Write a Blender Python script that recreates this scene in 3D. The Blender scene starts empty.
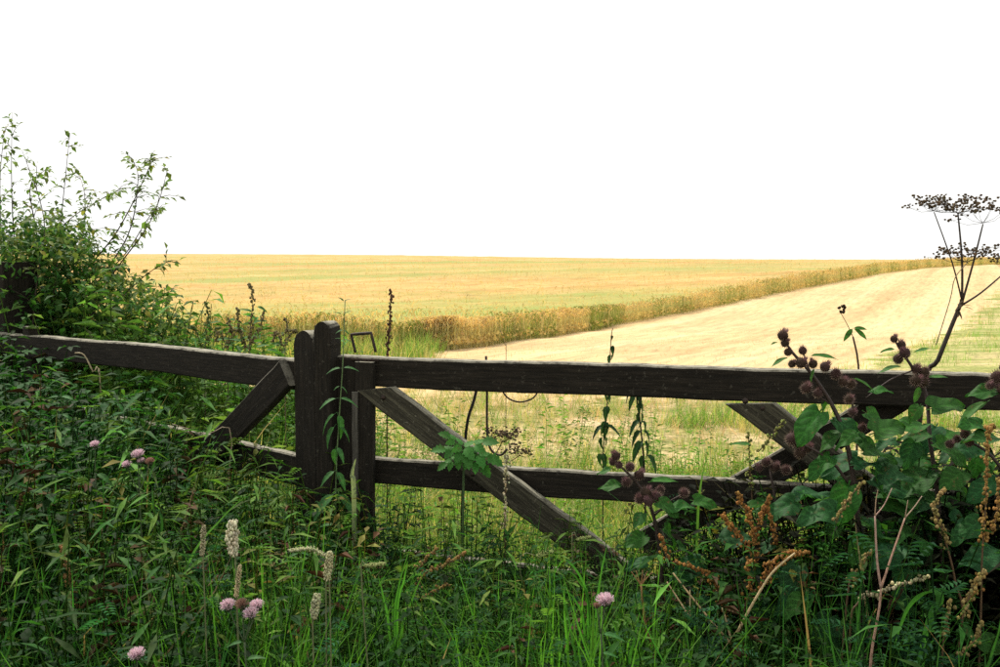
import bpy, math, random
import numpy as np
from mathutils import Vector, Matrix

R = random.Random(7)
NR = np.random.RandomState(11)
sc = bpy.context.scene
COL = sc.collection
PI = math.pi

# ------------------------------------------------------------------ camera
EYE = 1.55
FPX = 1055.0                       # focal length in pixels of the 1000 px wide photograph
PITCH = math.atan(76.5 / FPX)
cam_d = bpy.data.cameras.new('camera')
cam_d.lens = 36 * FPX / 1000
cam_d.sensor_width = 36
cam_d.clip_start = 0.05
cam_d.clip_end = 6000
cam_d.dof.use_dof = False
cam = bpy.data.objects.new('camera', cam_d)
cam.location = (0, 0, EYE)
cam.rotation_euler = (PI / 2 - PITCH, 0, 0)
COL.objects.link(cam)
sc.camera = cam

# ------------------------------------------------------------------ light: hazy white sky, soft sun ahead of the camera
SUN_EL, SUN_AZ = math.radians(50), math.radians(-28)     # azimuth from +Y, negative = to the left
w = bpy.data.worlds.new('World'); sc.world = w; w.use_nodes = True
nt = w.node_tree; nt.nodes.clear()
sky = nt.nodes.new('ShaderNodeTexSky'); sky.sky_type = 'NISHITA'; sky.sun_disc = False
sky.sun_elevation = SUN_EL; sky.sun_rotation = SUN_AZ
sky.dust_density = 6; sky.air_density = 1.0
bw = nt.nodes.new('ShaderNodeRGBToBW')
mixc = nt.nodes.new('ShaderNodeMix'); mixc.data_type = 'RGBA'; mixc.inputs[0].default_value = 0.93
comb = nt.nodes.new('ShaderNodeCombineColor')
nt.links.new(sky.outputs[0], bw.inputs[0])
for i in range(3): nt.links.new(bw.outputs[0], comb.inputs[i])
mixc.inputs[7].default_value = (9.6, 9.6, 9.4, 1)          # thick even cloud veil
nt.links.new(comb.outputs[0], mixc.inputs[6])
bg = nt.nodes.new('ShaderNodeBackground'); bg.inputs[1].default_value = 0.078
nt.links.new(mixc.outputs[2], bg.inputs[0])
wo = nt.nodes.new('ShaderNodeOutputWorld'); nt.links.new(bg.outputs[0], wo.inputs[0])

sd = bpy.data.lights.new('sun', 'SUN'); sd.energy = 3.1; sd.angle = math.radians(3); sd.color = (1, .93, .80)
so = bpy.data.objects.new('sun', sd); COL.objects.link(so)
sv = Vector((math.sin(SUN_AZ) * math.cos(SUN_EL), math.cos(SUN_AZ) * math.cos(SUN_EL), math.sin(SUN_EL)))
so.rotation_euler = sv.to_track_quat('Z', 'Y').to_euler()
so.location = (0, 0, 30)

sc.view_settings.view_transform = 'Standard'
sc.view_settings.look = 'None'
sc.view_settings.exposure = 0.7
sc.view_settings.gamma = 1
sc.cycles.max_bounces = 5
sc.cycles.transparent_max_bounces = 4
sc.cycles.use_denoising = False

# ------------------------------------------------------------------ helpers
CP, SP = math.cos(PITCH), math.sin(PITCH)
def at(px, py, Y):
    """world point seen at a pixel of the photograph, Y metres ahead of the camera"""
    u = (px - 500) / FPX; v = -(py - 333.5) / FPX
    d = Vector((u, CP + v * SP, -SP + v * CP))
    t = Y / d.y
    return Vector((d.x * t, Y, EYE + d.z * t))
def hit(px, py, O, D):
    """the same on the vertical plane through O along D: (distance along D, height)"""
    u = (px - 500) / FPX; v = -(py - 333.5) / FPX
    d = Vector((u, CP + v * SP, -SP + v * CP))
    n = Vector((-D[1], D[0], 0))
    t = (n.x * O[0] + n.y * O[1]) / (n.x * d.x + n.y * d.y)
    p = d * t
    return ((p.x - O[0]) * D[0] + (p.y - O[1]) * D[1], EYE + p.z)

GY = np.array([-400, -40, 0, 6, 14, 22, 38, 54, 82, 128, 180, 260, 400, 900, 3000.])
GZ = np.array([0, 0, 0, 0, -.2, -.42, -.85, -.38, .52, .98, 1.1, .2, -4, -22, -100.])
GM = np.gradient(GZ, GY); GM[:4] = 0
def gh(x, y):
    x = np.asarray(x, float); y = np.asarray(y, float)
    i = np.clip(np.searchsorted(GY, y) - 1, 0, len(GY) - 2)
    h = GY[i + 1] - GY[i]; t = np.clip((y - GY[i]) / h, 0, 1)
    z = ((2*t**3 - 3*t**2 + 1) * GZ[i] + (t**3 - 2*t**2 + t) * h * GM[i]
         + (-2*t**3 + 3*t**2) * GZ[i + 1] + (t**3 - t**2) * h * GM[i + 1])
    k = np.clip(y / 150, 0, 1)
    z = z - (.46 * np.tanh(x / 30) + .08) * k * k
    z = z + .035 * np.sin(x * .9 + y * .35) * np.sin(y * .7 - x * .3) * np.clip(y / 12, .3, 1)
    return z

def tag(o, label=None, cat=None, group=None, kind=None):
    if label: o['label'] = label
    if cat: o['category'] = cat
    if group: o['group'] = group
    if kind: o['kind'] = kind
    return o
def empty(name, loc, rz=0):
    o = bpy.data.objects.new(name, None); o.empty_display_size = .05
    o.location = loc; o.rotation_euler = (0, 0, rz); COL.objects.link(o); return o
def np_mesh(name, V, F, tint=None, smooth=True):
    V = np.asarray(V, np.float32).reshape(-1, 3); F = np.asarray(F, np.int32).reshape(-1, 3)
    me = bpy.data.meshes.new(name)
    me.vertices.add(len(V)); me.vertices.foreach_set('co', V.ravel())
    me.loops.add(F.size); me.loops.foreach_set('vertex_index', F.ravel())
    me.polygons.add(len(F))
    me.polygons.foreach_set('loop_start', np.arange(0, F.size, 3, dtype=np.int32))
    me.polygons.foreach_set('loop_total', np.full(len(F), 3, np.int32))
    me.polygons.foreach_set('use_smooth', np.full(len(F), smooth, bool))
    if tint is not None:
        a = me.color_attributes.new('tint', 'FLOAT_COLOR', 'POINT')
        c = np.ones((len(V), 4), np.float32); c[:, :3] = tint
        a.data.foreach_set('color', c.ravel())
    me.update(); me.validate(); return me

class MB:
    """collects shapes into one mesh; every vertex keeps a colour of its own"""
    def __init__(s): s.v = []; s.f = []; s.c = []
    def add(s, V, F, col):
        b = len(s.v)
        s.v += [tuple(p) for p in V]; s.c += [tuple(col)] * len(V)
        for f in F:
            for k in range(1, len(f) - 1): s.f.append((b + f[0], b + f[k], b + f[k + 1]))
    def tube(s, pts, rad, n=5, col=(.1, .1, .05), cap=True):
        pts = [Vector(p) for p in pts]
        if not hasattr(rad, '__len__'): rad = [rad] * len(pts)
        V = []; F = []; up = None
        for i, p in enumerate(pts):
            t = (pts[min(i + 1, len(pts) - 1)] - pts[max(i - 1, 0)]).normalized()
            if up is None: up = Vector((1, 0, 0)) if abs(t.x) < .8 else Vector((0, 1, 0))
            a = (up - t * up.dot(t)).normalized(); up = a; b = t.cross(a)
            for k in range(n):
                an = 2 * PI * k / n
                V.append(p + (a * math.cos(an) + b * math.sin(an)) * rad[i])
        for i in range(len(pts) - 1):
            for k in range(n):
                F.append((i*n + k, i*n + (k+1) % n, (i+1)*n + (k+1) % n, (i+1)*n + k))
        if cap: F.append(tuple(range(n - 1, -1, -1))); F.append(tuple((len(pts)-1)*n + k for k in range(n)))
        s.add(V, F, col)
    def blob(s, c, r, col, n=6, m=4, squash=1, rough=.15, axis=None):
        V = [Vector((0, 0, r * squash))]; F = []
        for i in range(1, m):
            th = PI * i / m
            for k in range(n):
                an = 2 * PI * (k + .5 * (i % 2)) / n; rr = r * (1 + R.uniform(-rough, rough))
                V.append(Vector((rr * math.sin(th) * math.cos(an), rr * math.sin(th) * math.sin(an), rr * squash * math.cos(th))))
        V.append(Vector((0, 0, -r * squash)))
        for k in range(n): F.append((0, 1 + k, 1 + (k+1) % n))
        for i in range(m - 2):
            for k in range(n):
                F.append((1+i*n+k, 1+(i+1)*n+k, 1+(i+1)*n+(k+1) % n, 1+i*n+(k+1) % n))
        for k in range(n): F.append((len(V)-1, 1+(m-2)*n+(k+1) % n, 1+(m-2)*n+k))
        if axis is not None:
            q = Vector(axis).to_track_quat('Z', 'Y'); V = [q @ p for p in V]
        s.add([p + Vector(c) for p in V], F, col)
    def leaf(s, p, d, L, W, col, nrm=(0, 0, 1), **kw):
        V, F = leaf_shape(L, W, **kw); M = basis(d, nrm)
        s.add([Vector(p) + M @ Vector(q) for q in V], F, col)
    def arrays(s): return np.array(s.v, float).reshape(-1, 3), np.array(s.f, int).reshape(-1, 3), np.array(s.c, float).reshape(-1, 3)
    def mesh(s, name): V, F, C = s.arrays(); return np_mesh(name, V, F, C)
    def build(s, name, mat, parent=None):
        me = s.mesh(name); me.materials.append(mat)
        return link(name, me, parent)
def link(name, me, parent=None):
    o = bpy.data.objects.new(name, me); COL.objects.link(o)
    if parent is not None: o.parent = parent
    return o
def basis(d, nrm=(0, 0, 1)):
    d = Vector(d).normalized(); n = Vector(nrm)
    s_ = d.cross(n)
    if s_.length < 1e-4: s_ = d.cross(Vector((1, .1, 0)))
    s_.normalize(); n = s_.cross(d)
    return Matrix((s_, d, n)).transposed()
def leaf_shape(L, W, nl=5, nw=2, base=.25, fold=.25, droop=.25, wave=0, teeth=0, stalk=0, rnd=None, heart=0):
    """a leaf lying along +Y, surface up +Z; outline fullest at `base`, folded along its midrib"""
    V = []; F = []; g = rnd or R; ph = g.uniform(0, 6)
    for i in range(nl + 1):
        t = i / nl
        if t < base: ww = math.sin(PI / 2 * (t / base)) ** .6 if t > 0 else 0
        else: ww = math.cos(PI / 2 * ((t - base) / (1 - base))) ** .85
        if teeth: ww *= 1 + teeth * (1 if i % 2 else -1)
        for j in range(-nw, nw + 1):
            q = j / nw; x = q * ww * W / 2
            y = t * L - heart * abs(q) * L * .18 * max(0, 1 - t * 2.2) * (1 if i else 0)
            z = abs(q) * ww * W / 2 * fold - droop * L * t * t + wave * W * math.sin(t * 9 + ph + q * 2.2) * abs(q)
            V.append((x, y + stalk, z))
    m = 2 * nw + 1
    for i in range(nl):
        for j in range(m - 1):
            a = i * m + j; F.append((a, a + 1, a + 1 + m, a + m))
    if stalk:
        b = len(V); r = W * .03
        V += [(-r, 0, 0), (r, 0, 0), (r * .7, stalk + L * .1, 0), (-r * .7, stalk + L * .1, 0)]
        F.append((b, b + 1, b + 2, b + 3))
    return V, F
def vary(c, k=.2, hue=.08):
    f = 1 + R.uniform(-k, k)
    return tuple(max(.002, x * f * (1 + R.uniform(-hue, hue))) for x in c)

def scatter(name, temps, P, rz, scl, tilt, tints, mat, parent=None, pick=None, sz=None):
    """one joined mesh of many small plants; temps = [(V, F, C)], tints multiply the template's colours"""
    P = np.asarray(P, float); N = len(P)
    if pick is None: pick = NR.randint(0, len(temps), N)
    VV = []; FF = []; CC = []; base = 0
    for k, (V, F, C) in enumerate(temps):
        idx = np.nonzero(pick == k)[0]
        if not len(idx): continue
        n = len(idx); c, s = np.cos(rz[idx]), np.sin(rz[idx])
        X = V[None] * scl[idx][:, None, None]
        if sz is not None: X = X.copy(); X[..., 2] *= sz[idx][:, None]
        # lean: shear x,y with height along a random direction
        X = X.copy(); X[..., 0] = X[..., 0] + X[..., 2] * tilt[idx][:, 0:1]; X[..., 1] = X[..., 1] + X[..., 2] * tilt[idx][:, 1:2]
        x = X[..., 0] * c[:, None] - X[..., 1] * s[:, None]; y = X[..., 0] * s[:, None] + X[..., 1] * c[:, None]
        W_ = np.stack([x, y, X[..., 2]], -1) + P[idx][:, None, :]
        VV.append(W_.reshape(-1, 3))
        FF.append((F[None] + (base + np.arange(n) * len(V))[:, None, None]).reshape(-1, 3))
        CC.append((C[None] * tints[idx][:, None, :]).reshape(-1, 3)); base += n * len(V)
    me = np_mesh(name, np.concatenate(VV), np.concatenate(FF), np.concatenate(CC))
    me.materials.append(mat)
    return link(name, me, parent)

# ------------------------------------------------------------------ materials
def new_mat(name):
    m = bpy.data.materials.new(name); m.use_nodes = True; t = m.node_tree; t.nodes.clear()
    o = t.nodes.new('ShaderNodeOutputMaterial'); return m, t, o
def N(t, typ, **kw):
    n = t.nodes.new(typ)
    for k, v in kw.items(): setattr(n, k, v)
    return n
def noise(t, vec, scale, detail=4, rough=.6, dist=0):
    n = N(t, 'ShaderNodeTexNoise'); n.inputs['Scale'].default_value = scale; n.inputs['Detail'].default_value = detail
    n.inputs['Roughness'].default_value = rough; n.inputs['Distortion'].default_value = dist
    if vec is not None: t.links.new(vec, n.inputs['Vector'])
    return n.outputs['Fac']
def mapped(t, vec, scale=(1, 1, 1), rot=(0, 0, 0)):
    m = N(t, 'ShaderNodeMapping'); m.inputs['Scale'].default_value = scale; m.inputs['Rotation'].default_value = rot
    t.links.new(vec, m.inputs['Vector']); return m.outputs[0]
def ramp(t, fac, stops, interp='LINEAR'):
    r = N(t, 'ShaderNodeValToRGB'); r.color_ramp.interpolation = interp
    e = r.color_ramp.elements
    while len(e) < len(stops): e.new(.5)
    for k, (p, c) in enumerate(stops):
        e[k].position = p; e[k].color = (*c, 1) if hasattr(c, '__len__') else (c, c, c, 1)
    t.links.new(fac, r.inputs[0]); return r.outputs[0]
def mixcol(t, fac, a, b, mode='MIX'):
    m = N(t, 'ShaderNodeMix', data_type='RGBA', blend_type=mode)
    for sock, v in ((m.inputs[0], fac), (m.inputs[6], a), (m.inputs[7], b)):
        if hasattr(v, 'is_linked') or hasattr(v, 'links'): t.links.new(v, sock)
        elif hasattr(v, '__len__'): sock.default_value = (*v, 1)
        else: sock.default_value = v
    return m.outputs[2]
def plant_mat(name, trans=.35, rough=.55, spec=.35, nscale=60, amt=.35, tcol=(1.15, 1.25, .6)):
    """tinted by the colour each leaf carries; light shines through the blade"""
    m, t, o = new_mat(name)
    a = N(t, 'ShaderNodeAttribute'); a.attribute_name = 'tint'
    g = N(t, 'ShaderNodeTexCoord')
    n = noise(t, g.outputs['Object'], nscale, 3)
    f = ramp(t, n, [(.3, 1 - amt), (.7, 1 + amt * .8)])
    c = mixcol(t, 1.0, a.outputs[0], f, 'MULTIPLY')
    p = N(t, 'ShaderNodeBsdfPrincipled'); p.inputs['Roughness'].default_value = rough
    p.inputs['Specular IOR Level'].default_value = spec
    t.links.new(c, p.inputs['Base Color'])
    if trans > 0:
        tr = N(t, 'ShaderNodeBsdfTranslucent'); tc = mixcol(t, 1.0, c, tcol, 'MULTIPLY')
        t.links.new(tc, tr.inputs[0])
        mx = N(t, 'ShaderNodeMixShader'); mx.inputs[0].default_value = trans
        t.links.new(p.outputs[0], mx.inputs[1]); t.links.new(tr.outputs[0], mx.inputs[2])
        t.links.new(mx.outputs[0], o.inputs[0])
    else: t.links.new(p.outputs[0], o.inputs[0])
    return m
M_leaf = plant_mat('leaf', .42, .6, .05, 30, .35)
M_blade = plant_mat('grass_blade', .45, .6, .08, 25, .25)
M_broad = plant_mat('broad_leaf', .32, .6, .10, 30, .40, (1.1, 1.3, .5))
def blemish(m):
    t = m.node_tree; g = N(t, 'ShaderNodeTexCoord').outputs['Object']
    oi = N(t, 'ShaderNodeObjectInfo'); ad = N(t, 'ShaderNodeVectorMath', operation='ADD'); t.links.new(g, ad.inputs[0]); t.links.new(oi.outputs['Random'], ad.inputs[1])
    f = ramp(t, noise(t, ad.outputs[0], 5, 6, .7), [(.60, 0.0), (.66, .8)])
    for n in list(t.nodes):
        if n.type in ('BSDF_PRINCIPLED', 'BSDF_TRANSLUCENT'):
            i_ = n.inputs[0]; src = i_.links[0].from_socket; t.links.new(mixcol(t, f, src, (.13, .085, .035)), i_)
blemish(M_broad)
M_dry = plant_mat('dry_plant', .12, .8, .1, 80, .35, (1, .9, .6))
M_straw = plant_mat('straw', .42, .7, .2, 8, .2, (1.1, .95, .6))
M_flower = plant_mat('petals', .3, .7, .1, 90, .2, (1, .9, 1))
M_stem = plant_mat('stem', .05, .6, .3, 90, .3)

def wood_mat(name, dark, pale, lichen_and_light, lich=.35):
    m, t, o = new_mat(name); g = N(t, 'ShaderNodeTexCoord').outputs['Object']
    oi = N(t, 'ShaderNodeObjectInfo')
    ad = N(t, 'ShaderNodeVectorMath', operation='ADD'); t.links.new(g, ad.inputs[0])
    sc_ = N(t, 'ShaderNodeVectorMath', operation='SCALE'); sc_.inputs[3].default_value = 40
    t.links.new(oi.outputs['Random'], sc_.inputs[0]); t.links.new(sc_.outputs[0], ad.inputs[1]); g = ad.outputs[0]
    gr = noise(t, mapped(t, g, (2.2, 34, 34)), 3.2, 8, .7, .4)
    fine = noise(t, mapped(t, g, (6, 120, 120)), 4, 5, .7)
    c = ramp(t, gr, [(.25, tuple(x * .5 for x in dark)), (.48, dark), (.62, pale), (.75, dark)])
    c = mixcol(t, .5, c, ramp(t, fine, [(.3, .4), (.7, 1.5)]), 'MULTIPLY')
    # lichenous spots everywhere; upward faces also paled to stand for light from above
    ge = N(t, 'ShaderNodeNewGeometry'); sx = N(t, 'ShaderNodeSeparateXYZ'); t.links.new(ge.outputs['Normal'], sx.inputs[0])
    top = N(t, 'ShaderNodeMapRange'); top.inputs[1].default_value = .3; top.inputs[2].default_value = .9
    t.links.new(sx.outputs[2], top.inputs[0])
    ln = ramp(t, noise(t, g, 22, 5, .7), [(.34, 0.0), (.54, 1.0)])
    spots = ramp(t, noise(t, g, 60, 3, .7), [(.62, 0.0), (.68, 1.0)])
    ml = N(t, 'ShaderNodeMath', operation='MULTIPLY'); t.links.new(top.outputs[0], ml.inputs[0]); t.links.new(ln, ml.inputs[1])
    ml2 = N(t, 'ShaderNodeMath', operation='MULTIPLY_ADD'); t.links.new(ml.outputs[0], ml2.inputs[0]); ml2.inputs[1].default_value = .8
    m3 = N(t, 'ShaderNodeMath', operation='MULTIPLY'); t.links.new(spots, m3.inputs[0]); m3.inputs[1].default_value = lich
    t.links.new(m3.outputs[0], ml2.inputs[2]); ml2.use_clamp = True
    c = mixcol(t, ml2.outputs[0], c, lichen_and_light)
    p = N(t, 'ShaderNodeBsdfPrincipled'); p.inputs['Roughness'].default_value = .88; p.inputs['Specular IOR Level'].default_value = .2
    t.links.new(c, p.inputs['Base Color'])
    b = N(t, 'ShaderNodeBump'); b.inputs['Strength'].default_value = .7; b.inputs['Distance'].default_value = .006
    t.links.new(gr, b.inputs['Height']); t.links.new(b.outputs[0], p.inputs['Normal'])
    t.links.new(p.outputs[0], o.inputs[0]); return m
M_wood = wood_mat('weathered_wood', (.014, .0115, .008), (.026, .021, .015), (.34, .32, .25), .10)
M_bracewood = wood_mat('olive_weathered_wood', (.038, .034, .023), (.085, .078, .052), (.36, .34, .26), .3)
M_greywood = wood_mat('paler_grey_wood', (.06, .055, .045), (.12, .11, .09), (.25, .25, .20), .4)
def metal_mat():
    m, t, o = new_mat('rusted_iron'); g = N(t, 'ShaderNodeTexCoord').outputs['Object']
    p = N(t, 'ShaderNodeBsdfPrincipled'); p.inputs['Roughness'].default_value = .75; p.inputs['Metallic'].default_value = .3
    t.links.new(ramp(t, noise(t, g, 90, 4), [(.35, (.012, .010, .009)), (.65, (.05, .028, .018))]), p.inputs['Base Color'])
    t.links.new(p.outputs[0], o.inputs[0]); return m
M_iron = metal_mat()

def ground_mat(name, cols, scale, bump=.02, aniso=(1, 1, 1), rot=0, big=None):
    m, t, o = new_mat(name); g = N(t, 'ShaderNodeNewGeometry').outputs['Position']
    v = mapped(t, g, aniso, (0, 0, rot))
    n1 = noise(t, v, scale, 8, .65)
    c = ramp(t, n1, cols)
    n2 = noise(t, g, .35, 4, .6)
    c = mixcol(t, .6, c, ramp(t, n2, [(.3, .8), (.7, 1.2)]), 'MULTIPLY')
    c = mixcol(t, 1.0, c, ramp(t, noise(t, g, 14, 6, .75), [(.32, .35), (.5, .95), (.68, 1.45)]), 'MULTIPLY')
    if big:
        f = ramp(t, noise(t, mapped(t, g, big[1], (0, 0, big[2])), big[3], 5, .6), [(big[4], 0.0), (big[5], 1.0)])
        c = mixcol(t, f, c, big[0])
    p = N(t, 'ShaderNodeBsdfPrincipled'); p.inputs['Roughness'].default_value = .95; p.inputs['Specular IOR Level'].default_value = .1
    t.links.new(c, p.inputs['Base Color'])
    b = N(t, 'ShaderNodeBump'); b.inputs['Strength'].default_value = .8; b.inputs['Distance'].default_value = bump
    t.links.new(n1, b.inputs['Height']); t.links.new(b.outputs[0], p.inputs['Normal'])
    t.links.new(p.outputs[0], o.inputs[0]); return m
def field_mat(name, cols, bands, dirn=(.55, .835), bump=.03, fine=(.45, 1.4)):
    """colour laid along the drill rows: x = across the rows, y = along them"""
    m, t, o = new_mat(name); P = N(t, 'ShaderNodeNewGeometry').outputs['Position']
    def dot(v):
        d = N(t, 'ShaderNodeVectorMath', operation='DOT_PRODUCT'); d.inputs[1].default_value = v; t.links.new(P, d.inputs[0]); return d.outputs['Value']
    cb = N(t, 'ShaderNodeCombineXYZ'); t.links.new(dot((dirn[1], -dirn[0], 0)), cb.inputs[0]); t.links.new(dot((dirn[0], dirn[1], 0)), cb.inputs[1])
    rc = cb.outputs[0]
    n1 = noise(t, mapped(t, rc, (.6, .012, 1)), 1, 4, .6); n2 = noise(t, mapped(t, rc, (5, .6, 1)), 1, 6, .7); n3 = noise(t, P, .09, 4, .6)
    c = ramp(t, n1, cols)
    c = mixcol(t, 1.0, c, ramp(t, n2, [(.3, fine[0]), (.5, 1.0), (.7, fine[1])]), 'MULTIPLY')
    c = mixcol(t, .5, c, ramp(t, n3, [(.35, .8), (.65, 1.2)]), 'MULTIPLY')
    if bands:
        nb_ = noise(t, mapped(t, rc, (bands[1], bands[2], 1)), 1, 4, .55, .3)
        c = mixcol(t, ramp(t, nb_, [(bands[3], 0.0), (bands[4], bands[5])]), c, bands[0])
    p = N(t, 'ShaderNodeBsdfPrincipled'); p.inputs['Roughness'].default_value = .95; p.inputs['Specular IOR Level'].default_value = .1
    t.links.new(c, p.inputs['Base Color'])
    b = N(t, 'ShaderNodeBump'); b.inputs['Strength'].default_value = .25 if bump > .02 else 0.0; b.inputs['Distance'].default_value = bump
    t.links.new(n2, b.inputs['Height']); t.links.new(b.outputs[0], p.inputs['Normal']); t.links.new(p.outputs[0], o.inputs[0]); return m
M_ground = ground_mat('verge_soil_and_moss', [(.34, (.14, .17, .045)), (.46, (.30, .26, .10)), (.57, (.50, .38, .21)), (.72, (.64, .48, .29))], 1.1, .03)
M_thatch = ground_mat('dark_leaf_litter', [(.3, (.008, .007, .005)), (.7, (.03, .025, .015))], 9, .03)
EDGE_ROT = -math.radians(58)
M_stubble = field_mat('straw_stubble', [(.34, (.43, .30, .145)), (.5, (.54, .39, .20)), (.66, (.61, .465, .26))], None, dirn=(.42, .907), bump=.021, fine=(.68, 1.22))
M_crop = field_mat('ripe_barley', [(.3, (.43, .245, .085)), (.5, (.50, .315, .12)), (.7, (.55, .375, .165))], ((.27, .30, .09), .08, .012, .47, .60, .85), (.86, .5), .10, (.7, 1.25))
# greener headland: the crop is less ripe near the gate and along the wheelings
def add_headland(m):
    t = m.node_tree; p = [n for n in t.nodes if n.type == 'BSDF_PRINCIPLED'][0]
    src = p.inputs['Base Color'].links[0].from_socket
    g = N(t, 'ShaderNodeNewGeometry').outputs['Position']; sx = N(t, 'ShaderNodeSeparateXYZ'); t.links.new(g, sx.inputs[0])
    ma = N(t, 'ShaderNodeMath', operation='MULTIPLY_ADD'); t.links.new(sx.outputs[0], ma.inputs[0]); ma.inputs[1].default_value = -.50
    t.links.new(sx.outputs[1], ma.inputs[2])            # y - .5 x : distance from the cut edge
    mr = N(t, 'ShaderNodeMapRange'); mr.inputs[1].default_value = 26; mr.inputs[2].default_value = 62
    mr.inputs[3].default_value = .54; mr.inputs[4].default_value = .0; t.links.new(ma.outputs[0], mr.inputs[0])
    n = noise(t, mapped(t, g, (.12, 1.1, 1), (0, 0, -.45)), .5, 5, .6)
    ad = N(t, 'ShaderNodeMath', operation='ADD'); t.links.new(n, ad.inputs[0]); t.links.new(mr.outputs[0], ad.inputs[1])
    f = ramp(t, ad.outputs[0], [(.62, 0.0), (.98, .85)])
    t.links.new(mixcol(t, f, src, (.27, .31, .085)), p.inputs['Base Color'])
add_headland(M_crop)

# ------------------------------------------------------------------ the setting: ground, stubble, standing crop
def grid_sheet(name, xs, ys, mat, dz=0, fx=None, kind='structure', zfun=None):
    X, Y = np.meshgrid(xs, ys)
    if fx is not None: X, Y = fx(X, Y)
    Z = (zfun or gh)(X, Y) + dz
    V = np.stack([X, Y, Z], -1).reshape(-1, 3); n, m = X.shape
    a = (np.arange(n - 1)[:, None] * m + np.arange(m - 1)[None]).ravel()
    F = np.concatenate([np.stack([a, a + 1, a + m + 1], -1), np.stack([a, a + m + 1, a + m], -1)])
    me = np_mesh(name, V, F); me.materials.append(mat)
    return tag(link(name, me), kind=kind)
ys = np.unique(np.concatenate([np.linspace(-400, -20, 10), np.linspace(-20, 50, 120), np.linspace(50, 260, 100), np.linspace(260, 3000, 40)]))
xs = np.unique(np.concatenate([np.linspace(-2500, -80, 20), np.linspace(-80, 80, 130), np.linspace(80, 2500, 20)]))
g = grid_sheet('ground', xs, ys, M_ground, zfun=lambda x, y: gh(x, y) - .14 * np.clip((y - 14) / 5, 0, 1)); tag(g, 'rough grassy ground of the field verge')
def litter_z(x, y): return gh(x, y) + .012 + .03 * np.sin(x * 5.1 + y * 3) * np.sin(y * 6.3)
g = grid_sheet('leaf_litter', np.linspace(-5.5, 5.5, 80), np.linspace(-1.5, 5.2, 50), M_thatch, .03, zfun=litter_z)  # near-black sheet below the foreground weeds
tag(g, 'dark ground under the weeds along the gates')

EDY = np.array([22, 38, 54, 82, 128, 190, 300.]); EDX = np.array([-1.0, 4.6, 14, 31, 60, 100, 170.])
MDY = np.array([9, 14, 27, 58, 105, 190, 300.]); MDX = np.array([2.2, 5.3, 12.4, 28.5, 62, 125, 200.])
def crop_edge(y): return np.interp(y, EDY, EDX)
def margin(y): return np.interp(y, MDY, MDX)
# stubble sheet: between crop edge and the green margin, and the cut headland in front of the crop
sy = np.concatenate([np.linspace(11.5, 60, 150), np.linspace(61, 258, 100)])
def fx_st(X, Y):
    L = np.where(Y < 22, -1.0 - (22 - Y) * 1.2 - 6, np.interp(Y, EDY, EDX)) - .6
    L = np.where(Y < 22, np.minimum(L, -16 + 0 * Y), L)
    Rr = margin(Y) + .35 * np.sin(Y * 1.3) + .4 * NR.uniform(-1, 1, (X.shape[0], 1))
    return L + (Rr - L) * X, Y
def st_z(X, Y):
    e = np.clip((Y - 11.0) / 3.0, 0, 1); return gh(X, Y) - .10 + (.13) * e ** .6 + .05 * NR.uniform(-1, 1, X.shape) * (1 - np.clip((Y - 14) / 2, 0, 1))
g = grid_sheet('stubble_field', np.linspace(0, 1, 110), sy, M_stubble, 0, fx_st, zfun=st_z)
tag(g, 'pale cut stubble strip beside the standing crop')
M_margin = ground_mat('thin_margin_turf', [(.30, (.14, .20, .045)), (.45, (.28, .29, .09)), (.58, (.46, .38, .18)), (.72, (.60, .47, .26))], .8, .03, (.4, 1.6, 1), EDGE_ROT)
my = np.concatenate([np.linspace(14.5, 60, 140), np.linspace(61, 258, 90)])
def fx_mg(X, Y): return margin(Y) - 1.2 + .8 * NR.uniform(-1, 1, (Y.shape[0], 1)) * np.clip(1 - X * 12, 0, 1) + (30 + Y * .9) * X, Y
def mg_z(X, Y):
    n, m = X.shape; c = np.arange(m)[None] / 6; e = np.clip(c, 0, 1) * np.clip((Y - 14.5) / 2, 0, 1)
    return gh(X, Y) - .05 + .11 * e + .04 * NR.uniform(-1, 1, X.shape) * (1 - e)
g = grid_sheet('grass_margin', np.linspace(0, 1, 80) ** 1.8, my, M_margin, 0, fx_mg, zfun=mg_z)
tag(g, 'patchy green turf margin right of the stubble')
# standing crop: the top of the ears as one rough sheet with a skirt down to the soil at its cut edges
CH = .57
cy = np.concatenate([np.linspace(22.4, 70, 190), np.linspace(70.5, 258, 110)])
def fx_cr(X, Y):
    Rr = crop_edge(Y) - .35
    return -150 + (Rr + 150) * X, Y
def crop_z(X, Y):
    z = gh(X, Y) + CH - .07 + .05 * np.sin(X * 2.3 + np.sin(Y * 1.7) * 2) * np.sin(Y * 2.9 + X * .6) + NR.uniform(-.03, .03, X.shape)
    k = np.ones_like(z); k[0, :] = 0; k[:, -1] = 0
    return gh(X, Y) + (z - gh(X, Y)) * k
u = np.linspace(0, 1, 170) ** .45
g = grid_sheet('barley_crop_surface', u, cy, M_crop, 0, fx_cr, 'stuff', crop_z)
tag(g, 'golden standing barley field running up to the skyline', 'barley field')

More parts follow.
